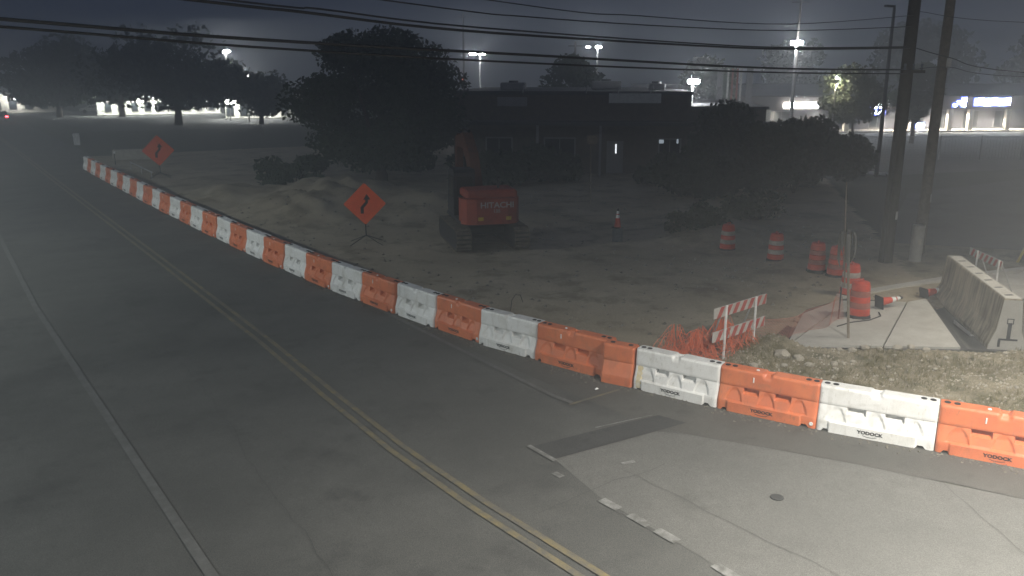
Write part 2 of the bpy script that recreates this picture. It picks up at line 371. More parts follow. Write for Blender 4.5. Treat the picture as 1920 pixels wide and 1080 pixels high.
def crack(p, q, seed, w=.022):
    rr = random.Random(seed); pts = []; p, q = Vector(p), Vector(q); d = (q - p); n_ = Vector((-d.y, d.x)).normalized(); k = max(6, int(d.length / .35)); o_ = 0
    for i in range(k + 1):
        o_ += rr.uniform(-.07, .07); pts.append(tuple(p + d * i / k + n_ * o_))
    polystrip('road_crack', pts, w, 'asphalt_dark', 0.0195)
for sd_, (p_, q_) in enumerate((((6.7, 9.2), (9.6, 9.1)), ((9.4, 2.5), (9.0, 9.6)), ((10.9, 3.0), (12.6, 6.4)), ((3.6, 9), (3.9, 26)), ((7.4, 13), (8.3, 30)))):
    crack(p_, q_, sd_ + 5, .006)
def bump_grid(name, inside, x0, x1, y0, y1, step, zf, m):
    nx = int((x1 - x0) / step) + 1; ny = int((y1 - y0) / step) + 1
    idx = -np.ones((nx, ny), int); vs = []; fs = []
    cells = []
    for i in range(nx - 1):
        for j in range(ny - 1):
            if inside(x0 + (i + .5) * step, y0 + (j + .5) * step): cells.append((i, j))
    for i, j in cells:
        q = []
        for a, b in ((i, j), (i + 1, j), (i + 1, j + 1), (i, j + 1)):
            if idx[a, b] < 0:
                x, y = x0 + a * step, y0 + b * step
                idx[a, b] = len(vs); vs.append((x, y, zf(x, y)))
            q.append(idx[a, b])
        fs.append(tuple(q))
    me = bpy.data.meshes.new(name); me.from_pydata(vs, [], fs); me.materials.append(MAT[m])
    me.polygons.foreach_set('use_smooth', [True] * len(fs)); me.update()
    o = link(name, me); o['kind'] = 'structure'; return o
def line_x(y, pts):
    for (xa, ya), (xb, yb) in zip(pts, pts[1:]):
        if min(ya, yb) <= y <= max(ya, yb): return xa + (xb - xa) * (y - ya) / (yb - ya)
    return pts[0][0] if y < pts[0][1] else pts[-1][0]
FRONT = NEAR + CHAIN[1:]
def off(y): return line_x(y, FRONT) + 0.75
def inside_dirt(x, y):
    return x > off(y) + 0.5 and x < 60 - max(0, y - 40) * .4 and y > 11.9 and x < 26.0 + max(0, y - 14.5) * 1.15
def z_dirt(x, y):
    e = min(1.0, max(0.0, (x - off(y) - .5) / 1.5))
    z = 0.03 + 0.05 * e * (fbm(x, y, .35) + .4) + 0.025 * e * fbm(x, y, 1.7)
    # shallow wheel ruts
    for k in (0, 1.9):
        z -= 0.03 * e * math.exp(-((x - 14.5 - k - 0.012 * (y - 14) ** 2 + .4 * math.sin(y * .3)) / .22) ** 2)
    # spoil heaps beyond the excavator and by the drums
    for (cx, cy, r, h) in ((14.5, 38, 3.2, .75), (18, 42, 4, 1.0), (25.5, 22.5, 1.7, .38), (12.5, 46, 2.5, .6), (27.5, 24.5, 2.0, .45), (21, 36, 3, .6), (24.6, 17.9, .8, .16)):
        d = ((x - cx) ** 2 + (y - cy) ** 2) / r ** 2
        z += h * math.exp(-d) * (1 + .35 * fbm(x, y, 1.1))
    return max(z, 0.022)
bump_grid('dirt_lot', inside_dirt, 9.2, 60, 11.9, 76, 0.3, z_dirt, 'dirt')
def poly_in(x, y, P):
    c = False
    for (xa, ya), (xb, yb) in zip(P, P[1:] + P[:1]):
        if (ya > y) != (yb > y) and x < (xb - xa) * (y - ya) / (yb - ya) + xa: c = not c
    return c
RUB = [(12.75, 12.3), (13.1, 11.4), (13.6, 10.4), (14.3, 9.1), (15.2, 7.4), (16.4, 4.6), (25, 4.6), (22.5, 7.9), (20.9, 8.85), (20.3, 9.15), (19.85, 9.5), (17.6, 11.2), (16.6, 12.0), (16.0, 12.9), (14.6, 13.2)]
def z_rub(x, y):
    z = 0.05 + 0.05 * fbm(x, y, 1.1) + 0.03 * fbm(x, y, 4.5)
    z += 0.28 * math.exp(-((x - 16.4) ** 2 / 1.6 + (y - 12.3) ** 2 / .25)) + 0.2 * math.exp(-((x - 15.0) ** 2 / .7 + (y - 12.0) ** 2 / .35))
    return max(z, 0.03)
bump_grid('verge', lambda x, y: poly_in(x, y, RUB), 12.5, 25, 4.5, 13.5, 0.085, z_rub, 'rubble_dirt')

# sidewalk corner: concrete slabs with a dark joint between them
sw = sheet('sidewalk', [(16.2, 12.3), (19.9, 9.5), (23.6, 12.6), (22.4, 14.1), (19.8, 14.0), (17.0, 12.9)], 0.06, 'asphalt_dark')
def slab(poly, z=0.125, m='concrete_pale'):
    mb = MB(); mb.prism(poly, 0.0, z, 'xy'); return mb.obj('slab', m, sw)
slab([(16.55, 12.11), (18.32, 10.77), (22.62, 12.72), (21.75, 13.45), (20.1, 13.3)])
slab([(18.36, 10.74), (19.79, 9.64), (23.46, 12.61), (22.67, 12.70)], z=0.122)
slab([(16.62, 12.22), (20.1, 13.36), (21.7, 13.52), (21.2, 14.0), (19.2, 13.7)], z=0.10)
# kerb and paved corner beyond
mb = MB(); mb.prism([(21.6, 14.1), (26.5, 13.5), (31.5, 12.4), (31.6, 12.7), (26.6, 13.8), (21.7, 14.4)], 0.0, 0.13, 'xy'); k = mb.obj('kerb', 'concrete_pale'); k['kind'] = 'structure'
sheet('paved_corner', [(21.6, 13.6), (23.6, 12.65), (24.6, 11.5), (32, 9.5), (32, 12.35), (26.5, 13.45), (21.6, 14.05)], 0.05, 'concrete_pale')
sheet('driveway', [(20.2, 9.3), (20.95, 8.75), (22.6, 7.95), (25.2, 4.8), (40, 2), (33, 9.0), (24.6, 11.3), (23.55, 12.5), (20.0, 9.58)], 0.046, 'asphalt_gutter')
sheet('dirt_strip', [(24.4, 15.2), (26.7, 13.85), (31.6, 12.75), (34, 14.2), (30, 19.5), (27, 17.5)], 0.018, 'rubble_dirt')
sheet('cross_street', [(27, 16.5), (34, 11), (60, 2), (160, -30), (160, 20), (75, 25), (45, 26)], 0.012, 'asphalt')
sheet('parking_lot', [(47, 33), (75, 25), (160, 20), (160, 40), (112, 54), (78, 64), (58, 62)], 0.016, 'lot_concrete')
sheet('store_lot', [(16, 110), (120, 84), (150, 130), (30, 175), (14, 165)], 0.018, 'lot_concrete')

# ------------------------------------------------------------------ main street lamp (stands out of frame on the corner, lights the near road)
def street_light(loc, arm, h, power, label, spot=R(150), col=(1.0, 0.95, 0.86), blend=0.9, r=0.18):
    t = thing('street_lamp', label, 'lamp', loc)
    ax, ay = arm
    p = MB(); p.tube([(0, 0, 0), (0, 0, h * .5), (0, 0, h - .4)], [.13, .11, .08], 10); p.obj('pole', 'galv', t, True)
    a = MB(); a.tube([(0, 0, h - .5), (ax * .3, ay * .3, h - .1), (ax, ay, h)], [.05, .045, .04], 8); a.obj('arm', 'galv', t, True)
    hd = MB(); hd.box((ax, ay, h - .02), (.75, .34, .14), math.atan2(ay, ax), bev=.05); hd.obj('lamp_head', 'galv', t)
    ln = MB(); ln.box((ax, ay, h - .105), (.5, .22, .02), math.atan2(ay, ax)); ln.obj('lens', emit('lamp_lens', col, 30) and 'lamp_lens', t)
    L = bpy.data.lights.new('lamp_light', 'SPOT'); L.energy = power; L.spot_size = spot; L.spot_blend = blend; L.color = col; L.shadow_soft_size = r
    o = bpy.data.objects.new('lamp_light', L); COL.objects.link(o); o.parent = t; o.location = (ax, ay, h - .2)
    return t
street_light((13.0, -4.8, 0), (-2.6, 3.8), 10.6, 6900, 'tall street lamp on the corner right of the camera, arm over the road', R(140), blend=.85)
street_light((27.0, 4.2, 0), (-3.4, 2.2), 10.2, 1150, 'street lamp beyond the corner, right of the concrete barrier', R(104), (1.0, .91, .76), .7)
for y_, e_, lab_ in ((10, 1450, 'unseen street lamp added across the road, nearest to the camera'), (34, 2900, 'unseen street lamp added across the road, second from the camera'), (66, 1600, 'unseen street lamp added across the road, third from the camera'), (104, 700, 'unseen street lamp added across the road, farthest from the camera')):
    street_light((-14.0, y_, 0), (2.6, 0), 10.2, e_, lab_, R(172), (.93, 1.0, .97), 0.3)  # unseen lamps, added to raise the left veil and light the road
# ------------------------------------------------------------------ water-filled barriers
BL, BH = 1.80, 0.86
def smooth(a, b, x):
    t = min(1, max(0, (x - a) / (b - a))); return t * t * (3 - 2 * t)
def barrier_y(x, z, L, plain=False):
    """half depth of the moulded shell at (x, z)"""
    h = L / 2; u = x / L
    mid = smooth(-.40, -.385, u) - smooth(.345, .36, u) if not plain else 0
    lowb = .262 + .03 * mid
    if z < .20: y = lowb
    elif z < .225: y = lowb + (.252 - lowb) * (z - .20) / .025
    elif z < .50: y = .252 - (z - .225) / .275 * .085
    elif z < .525: y = .167 + .012 * (z - .50) / .025
    else: y = .179 - .012 * (z - .525) / .3
    if not plain and .225 <= z <= .50:
        for c in (-.335, .0, .315):                       # tapered arches
            w = .075 * (1 - ((z - .22) / .29) ** 1.6) + .006
            k = smooth(w + .012, w - .004, abs(u - c)) if abs(u - c) < w + .012 else 0
            y = y * (1 - k) + max(y - .030, min(y, .165)) * k
    if not plain:
        for c in (-.165, .158):                           # lifting pockets
            kx = smooth(.083, .072, abs(u - c)); kz = smooth(.375, .395, z) * smooth(.512, .500, z)
            if kx * kz > 0:
                k = kx * kz; y = y * (1 - k) + (.05 + max(0, .455 - z) * 1.5) * k
        k = smooth(.055, .02, abs(u + .01)) * smooth(BH - .11, BH - .03, z)  # groove at the top middle
        y -= .06 * k
    if z > BH - .05: y -= .03 * ((z - BH + .05) / .05) ** 2
    e = h - abs(x)
    if e < .04: y -= .035 * ((.04 - e) / .04) ** 2
    return max(y, .012)
def barrier_mesh(name, m, L=BL, plain=False):
    us = set(np.linspace(-.5, .5, 46).tolist())
    for c in ((-.165, .158) if not plain else ()):
        for d in (.06, .071, .0735, .078, .0835, .09): us |= {c - d, c + d}
    for c in ((-.335, 0, .315) if not plain else ()):
        for d in (.0, .012, .03, .045, .06, .075, .088): us |= {c - d, c + d}
    us |= {-.402, -.383, .343, .362, -.49, .49, -.497, .497}
    xs = sorted(u * L for u in us if -.5 <= u <= .5)
    zs = [0, .05, .12, .198, .212, .226, .25, .29, .33, .37, .376, .386, .396, .42, .44, .47, .488, .499, .504, .512, .526, .57, .65, .72, .76, .79, .81, .825, .84, .85, BH]
    mb = MB(); nx, nz = len(xs), len(zs)
    for sgn in (-1, 1):
        vs = []
        for x in xs:
            u = x / L
            raise_ = .055 * (smooth(-.445, -.435, u) - smooth(-.40, -.39, u) + smooth(.355, .365, u) - smooth(.425, .435, u)) if not plain else 0
            for z in zs:
                zz = z
                if z < .05: zz = raise_
                elif z < .12: zz = max(z, raise_ + .004)
                y = barrier_y(x, z, L, plain)
                if z == BH: zz = BH - .045 * (1 if plain else smooth(.05, .018, abs(u + .01))) * (0 if plain else 1)
                vs.append((x, sgn * y, zz))
        mb.add(vs, [(i * nz + j, (i + 1) * nz + j, (i + 1) * nz + j + 1, i * nz + j + 1) for i in range(nx - 1) for j in range(nz - 1)])
    o2 = nx * nz
    for i in range(nx - 1):                                # top and bottom
        a, b = i * nz + nz - 1, (i + 1) * nz + nz - 1
        mb.f.append((a, b, b + o2, a + o2)); mb.mi.append(0)
        a, b = i * nz, (i + 1) * nz
        mb.f.append((a, b, b + o2, a + o2)); mb.mi.append(0)
    for i in (0, nx - 1):
        for j in range(nz - 1):
            a = i * nz + j; mb.f.append((a, a + 1, a + 1 + o2, a + o2)); mb.mi.append(0)
    return mb.mesh(name, m, True)
BM = {'orange': barrier_mesh('barrier_shell', 'orange_plastic'), 'white': barrier_mesh('barrier_shell', 'white_plastic'), 'short': barrier_mesh('barrier_shell', 'orange_plastic', .72, True)}
mb = MB(); mb.lathe([(.052, 0), (.052, .012), (.040, .018)], 14); CAP = mb.mesh('filler_cap', 'black_rubber', True)
mb = MB(); mb.box((0, 0, 0), (.024, .012, .11), bev=.004); REF = mb.mesh('reflector', 'white_sheet')
mb = MB(); mb.box((0, 0, .006), (.06, .05, .03), bev=.01); LATCH = mb.mesh('reflector_tab', 'white_sheet')
mb = MB(); mb.lathe([(.038, 0), (.038, .01), (.018, .014), (.016, .006)], 14, m=Matrix.Rotation(R(90), 3, 'X')); PLUG = mb.mesh('drain_plug', 'white_sheet', True)
LOGO = text_mesh('YODOCK', .085, 'black_print', .002, 1.15, .0035)
mb = MB(); mb.tube([(-.12, 0, 0), (-.06, 0, -.018), (0, 0, -.022), (.06, 0, -.018), (.12, 0, 0)], .0045, 5); LOGO2 = mb.mesh('lettering_underline', 'black_print')
mb = MB(); mb.tube([(0, 0, 0.0), (0, 0, .06)], .03, 8); PIN = mb.mesh('coupling_pin', 'black_rubber')
bcount = {'orange': 0, 'white': 0}
def make_barrier(p, q, colr, label, detail=True, jit=0.0):
    """p = near end of the front base line, q = far end; the front face looks towards the road"""
    p, q = Vector(p), Vector(q); d = q - p; L = d.length
    n_ = Vector((d.y, -d.x)).normalized()                   # away from the road
    c = (p + q) / 2 + n_ * .29
    rz = math.atan2(-d.y, -d.x)
    t = thing('water_barrier', label, 'barrier', (c.x, c.y, .015), rz + jit, 'water-filled barriers along the road edge')
    s = (L - .015) / BL
    b = link('shell', BM[colr], t); b.scale = (s, 1, 1)
    if detail:
        for u in (-.445, -.37, .37, .445):
            o = link('filler_cap', CAP, t); o.location = (u * L, 0, BH - .003)
        o = link('lettering', LOGO, t); o.location = (-.03 * L, -.2955, .115)
        o = link('lettering_swoosh', LOGO2, t); o.location = (-.03 * L, -.2955, .062)
        if colr == 'orange':
            o = link('reflector', REF, t); o.location = (-.145 * L, -.180, .70)
            o = link('drain_plug', PLUG, t); o.location = (.455 * L, -.262, .09)
            o = link('reflector_tab', LATCH, t); o.location = (-.13 * L, -.02, BH)
    return t
near_labels = [('orange', 'orange plastic water barrier cut off by the right edge of the photo'),
  ('white', 'clean white plastic water barrier, first white one from the right edge'),
  ('orange', 'orange plastic water barrier between the two brightest white ones'),
  ('white', 'white plastic water barrier with a yellow stain at its left end')]
for i, (c_, lab) in enumerate(near_labels):
    make_barrier(NEAR[i], NEAR[i + 1], c_, lab)
seq = ['orange'] + ['white', 'orange'] * 15
nO = nW = 2
for i in range(len(CHAIN) - 1):
    c_ = seq[i]
    if c_ == 'orange': nO += 1; k_ = nO
    else: nW += 1; k_ = nW
    lab = f'{c_} plastic water barrier, {ORD[k_]} {c_} one counted leftward from the right edge'
    if i == 0: lab = 'orange plastic water barrier standing just left of the short orange end piece'
    if i == len(CHAIN) - 2: lab = f'{c_} plastic water barrier at the far left end of the row'
    jr = random.Random(i * 7 + 1)
    o_ = Vector((jr.uniform(-.035, .035), 0))
    make_barrier(Vector(CHAIN[i]) + o_, Vector(CHAIN[i + 1]) + o_, c_, lab, True, R(jr.uniform(-1.3, 1.3)))
# the short orange end piece closing the bend
p, q = Vector((11.56, 12.36)), Vector((11.28, 12.98)); d = q - p; n_ = Vector((d.y, -d.x)).normalized(); c = (p + q) / 2 + n_ * .27
t = thing('water_barrier', 'short orange barrier end piece wedged beside the yellow-stained white barrier', 'barrier', (c.x, c.y, .015), math.atan2(-d.y, -d.x), 'water-filled barriers along the road edge')
link('shell', BM['short'], t)
for u in (-.2, .22):
    o = link('filler_cap', CAP, t); o.location = (u, 0, BH - .003)
# yellow paint scuff on the third white barrier
mat('yellow_scuff', (0.66, 0.50, 0.20), 0.6, scale=9, col2=(0.76, 0.72, 0.60))
stained = [o for o in bpy.data.objects if 'yellow stain' in o.get('label', '')][0]
sb_ = MB(); vs = []; nu_, nv_ = 7, 16
for i in range(nu_ + 1):
    for j in range(nv_ + 1):
        z = .03 + .47 * j / nv_; wv = .035 + .05 * abs(math.sin(j * .9 + 1)); x = (-.452 + (i / nu_ - .5) * wv) * BL
        vs.append((x, -barrier_y(x, z, BL) - .004, z))
sb_.add(vs, [(i * (nv_ + 1) + j, (i + 1) * (nv_ + 1) + j, (i + 1) * (nv_ + 1) + j + 1, i * (nv_ + 1) + j + 1) for i in range(nu_) for j in range(nv_)])
sb_.obj('paint_scuff', 'yellow_scuff', stained)

# ------------------------------------------------------------------ traffic drums
def band_profile(z0, z1, r0, r1): return [(r0, z0), (r1, z1)]
def make_drum(loc, label, tilt=(0, 0), rz=0, dull=False, bright=(1, 3)):
    t = thing('traffic_drum', label, 'drum', loc, rz, 'orange traffic drums'); t.rotation_euler = (tilt[0], tilt[1], rz)
    base = MB(); base.lathe([(.34, 0), (.34, .05), (.31, .09), (.295, .1)], 8); base.obj('base', 'black_rubber', t)
    zs = [.08, .28, .44, .60, .76, .92, 1.0]; rs = [.290, .278, .268, .256, .245, .232, .222]
    for i in range(5):
        m = 'drum_orange'
        if i in (1, 3): m = 'drum_white' if not dull else 'drum_dull'
        b = MB(); b.lathe([(rs[i] - .012, zs[i] + .002), (rs[i], zs[i] + .018), (rs[i + 1] + .004, zs[i + 1] - .012), (rs[i + 1] - .008, zs[i + 1] - .002)], 22); b.obj('band', m, t, True)
    tp = MB(); tp.lathe([(.225, .915), (.215, .98), (.19, 1.0), (.06, 1.005)], 22); tp.obj('lid', 'drum_orange', t, True)
    h = MB(); h.tube([(-.1, 0, .99), (-.09, 0, 1.06), (.09, 0, 1.06), (.1, 0, .99)], .018, 6); h.obj('handle', 'drum_orange', t)
    return t
make_drum((24.25, 20.87, .05), 'orange drum with two clean white bands, leftmost of the drums', dull=False)
make_drum((24.23, 18.64, .05), 'orange drum standing alone, second from left among the drums', dull=False, rz=1)
make_drum((24.02, 16.78, .05), 'dull orange drum, left one of the touching pair', dull=True, rz=.5)
make_drum((24.0, 16.02, .05), 'dull orange drum, right one of the touching pair', dull=True, tilt=(R(2), R(-2)))
make_drum((22.07, 14.2, .05), 'orange drum with bright white bands half hidden behind the nearest drum', dull=False, rz=.9)
make_drum((20.12, 12.62, .105), 'faded orange drum nearest the camera beside the wooden stake', dull=True, rz=.2)

# ------------------------------------------------------------------ cones
def cone_parts(t):
    b = MB(); b.box((0, 0, .02), (.36, .36, .04), bev=.012); b.obj('base', 'black_rubber', t)
    b = MB(); b.lathe([(.135, .04), (.120, .14), (.083, .40)], 18); b.obj('cone_body', 'drum_orange', t, True)
    b = MB(); b.lathe([(.084, .40), (.066, .53)], 18); b.obj('reflective_collar', 'white_sheet', t, True)
    b = MB(); b.lathe([(.066, .53), (.060, .57)], 18); b.obj('cone_body', 'drum_orange', t, True)
    b = MB(); b.lathe([(.060, .57), (.045, .68)], 18); b.obj('reflective_collar', 'white_sheet', t, True)
    b = MB(); b.lathe([(.045, .68), (.032, .76), (.02, .765)], 18); b.obj('cone_tip', 'black_rubber', t, True)
t = thing('traffic_cone', 'orange cone with two white collars tipped over on the concrete slab', 'cone', (21.28, 12.72, .235))
cone_parts(t); t.rotation_euler = (0, R(83), R(-21)); t.location = (21.3, 12.78, .30)
t = thing('traffic_cone', 'orange cone standing upright on a grey drum at the far side of the lot', 'cone', (21.99, 24.56, .60)); cone_parts(t)
t = thing('paint_drum', 'dark grey steel drum with a traffic cone on top', 'drum', (21.99, 24.56, .02))
b = MB(); b.lathe([(.20, 0), (.21, .02), (.205, .2), (.215, .21), (.205, .22), (.205, .38), (.215, .39), (.205, .40), (.205, .56), (.21, .585)], 18); b.obj('drum_body', 'porta_grey', t, True)
t = thing('traffic_cone', 'dull orange cone lying against the far foot of the concrete barrier', 'cone', (23.2, 12.05, .2)); cone_parts(t)
t.rotation_euler = (R(80), 0, R(70)); t.location = (23.55, 12.75, .21)

# ------------------------------------------------------------------ concrete median barrier
p, q = Vector((20.72, 9.02)), Vector((24.4, 12.42)); d = q - p; KL = d.length; rz = math.atan2(d.y, d.x)
t = thing('concrete_barrier', 'long stained concrete road barrier standing on the paved corner', 'barrier', (p.x, p.y, .046), rz)
prof = [(-.42, 0), (-.42, .10), (-.28, .50), (-.205, 1.24), (-.185, 1.27), (.185, 1.27), (.205, 1.24), (.28, .50), (.42, .10), (.42, 0)]
b = MB(); segs = 26; vs = []
for i in range(segs + 1):
    x = KL * i / segs
    for (y, z) in prof:
        vs.append((x, y + .006 * fbm(x * 3, z * 3 + y, 1.0), z + (.004 * fbm(x, y * 3, 2.) if z > 0 else 0)))
n_ = len(prof)
b.add(vs, [(i * n_ + k, i * n_ + k + 1, (i + 1) * n_ + k + 1, (i + 1) * n_ + k) for i in range(segs) for k in range(n_ - 1)] + [tuple(range(n_)), tuple(segs * n_ + k for k in range(n_))])
b.obj('barrier_body', 'concrete_streaked', t)
# the slotted end plate facing the camera, and the top strip with its dark lifting slots
b = MB(); b.prism([(-.415, .0), (-.415, .10), (-.275, .50), (-.20, 1.24), (.20, 1.24), (.275, .50), (.415, .10), (.415, .0)], -.012, -.002, 'yz'); b.obj('end_face', 'concrete_pale', t)
b = MB(); b.box((-.016, 0, .47), (.01, .085, .42)); b.box((-.016, 0, .78), (.01, .15, .02)); b.box((-.016, 0, .66), (.01, .15, .02)); b.box((-.016, .065, .72), (.01, .02, .1)); b.box((-.016, -.065, .72), (.01, .02, .1)); b.box((-.016, 0, .26), (.01, .42, .045)); b.box((-.016, .19, .16), (.01, .06, .18)); b.obj('keyway', 'dark_steel', t)
b = MB(); b.box((KL / 2, 0, 1.278), (KL * .99, .35, .012), bev=.004); b.obj('top_cap', 'concrete_pale', t)
for i in range(6):
    b = MB(); b.box((.35 + i * .78, .0, 1.286), (.07, .20, .008), rz=R(20)); b.obj('lifting_slot', 'dark_steel', t)
t = thing('steel_angle', 'short pale steel bar lying at the foot of the concrete barrier', 'bar', (20.96, 9.98, .07), math.atan2(.9, .84))
b = MB(); b.box((.55, 0, .04), (1.15, .10, .012)); b.box((.55, .045, .08), (1.15, .012, .09)); b.obj('bar', 'galv', t)

# ------------------------------------------------------------------ striped barricades
def barricade(loc, rz, label, W=1.5, H=1.25, tilt=0.0, boards=((1.12, .22), (.62, .22)), legs=(-.52, .40), two=True):
    t = thing('striped_barricade', label, 'barricade', loc, rz); t.rotation_euler = (tilt, 0, rz)
    for x in legs:
        b = MB(); b.box((x, -.03, H / 2), (.045, .045, H), bev=.006); b.obj('leg', 'white_sheet', t)
        b = MB(); b.tube([(x, .02, H * .96), (x, .5, .02)], .02, 6); b.obj('rear_leg', 'galv', t)
    for (z, hgt) in boards:
        bd = MB(); bd.box((0, .01, z), (W, .025, hgt), bev=.006); bo = bd.obj('board', 'board_white', t)
        k = int(W / .3); w = .15
        for i in range(k):
            x0 = -W / 2 + .10 + i * .3
            if x0 + w + hgt * .55 > W / 2 + .09: continue
            pl = [(x0, z - hgt / 2 + .006), (x0 + w, z - hgt / 2 + .006), (min(x0 + w + hgt * .6, W / 2 - .003), z + hgt / 2 - .006), (min(x0 + hgt * .6, W / 2 - .01), z + hgt / 2 - .006)]
            s_ = MB(); s_.prism(pl, -.0065, -.003, 'xz'); s_.obj('stripe', 'red_sheet', bo)
    return t
a_, b_ = Vector((13.95, 11.75)), Vector((15.97, 12.76)); 
barricade((15.0, 12.38, .06), .114, 'red and white striped barricade rising from the orange netting', W=2.1, H=1.36, legs=(-.63, .56), boards=((1.22, .25), (.66, .25)))
barricade((26.4, 12.5, .04), R(50.8 - 180), 'small striped barricade standing behind the concrete barrier', W=2.15, H=1.1, legs=(-.45, .95), boards=((.96, .24),))

# ------------------------------------------------------------------ diamond warning signs
def diamond_sign(loc, rz, label, zc, s, rel=1.0):
    t = thing('warning_sign', label, 'sign', loc, rz, 'orange diamond road signs')
    b = MB(); h = s / math.sqrt(2)
    pl = []
    for k in range(4):
        a0 = k * math.pi / 2; c = Vector((math.cos(a0), math.sin(a0))) * (h - .07)
        for da in (-.6, 0, .6): pl.append((c.x + .07 * math.cos(a0 + da), zc + c.y + .07 * math.sin(a0 + da)))
    b.prism(pl, -.008, .0, 'xz'); b.obj('sign_panel', 'sign_orange', t)
    pts = [(-.14, -.42), (-.14, -.16), (.10, .12), (.10, .16)]
    arw = MB(); w = .065
    P = [(-.20, -.45), (-.06, -.45), (-.06, -.20), (.15, .06), (.15, .20), (.26, .20), (.10, .46), (-.06, .20), (.03, .20), (.03, .10), (-.20, -.15)]
    k = s / 1.35
    arw.prism([(x * k, zc + y * k) for x, y in P], -.013, -.009, 'xz'); arw.obj('reverse_curve_arrow', 'black_print', t)
    m = MB(); m.box((0, .02, zc - .1), (.04, .025, s * 1.1)); m.box((0, .025, zc), (s * 1.1, .02, .03)); m.obj('brace', 'dark_steel', t)
    m = MB(); m.tube([(0, .03, .30), (0, .03, zc)], .025, 8); m.obj('mast', 'dark_steel', t)
    for sx, sy in ((-1, -1), (1, -1), (-1, 1), (1, 1)):
        m = MB(); m.tube([(0, .03, .34), (sx * .62, .03 + sy * .5, .02)], .018, 6); m.obj('leg', 'dark_steel', t)
    return t
diamond_sign((13.55, 29.8, .05), R(-26), 'orange diamond sign with curved arrow, nearer one beside the excavator', 1.58, 1.13)
diamond_sign((11.87, 57.2, .05), R(-14), 'orange diamond sign with curved arrow, farther one behind the barrier row', 1.75, 1.35)

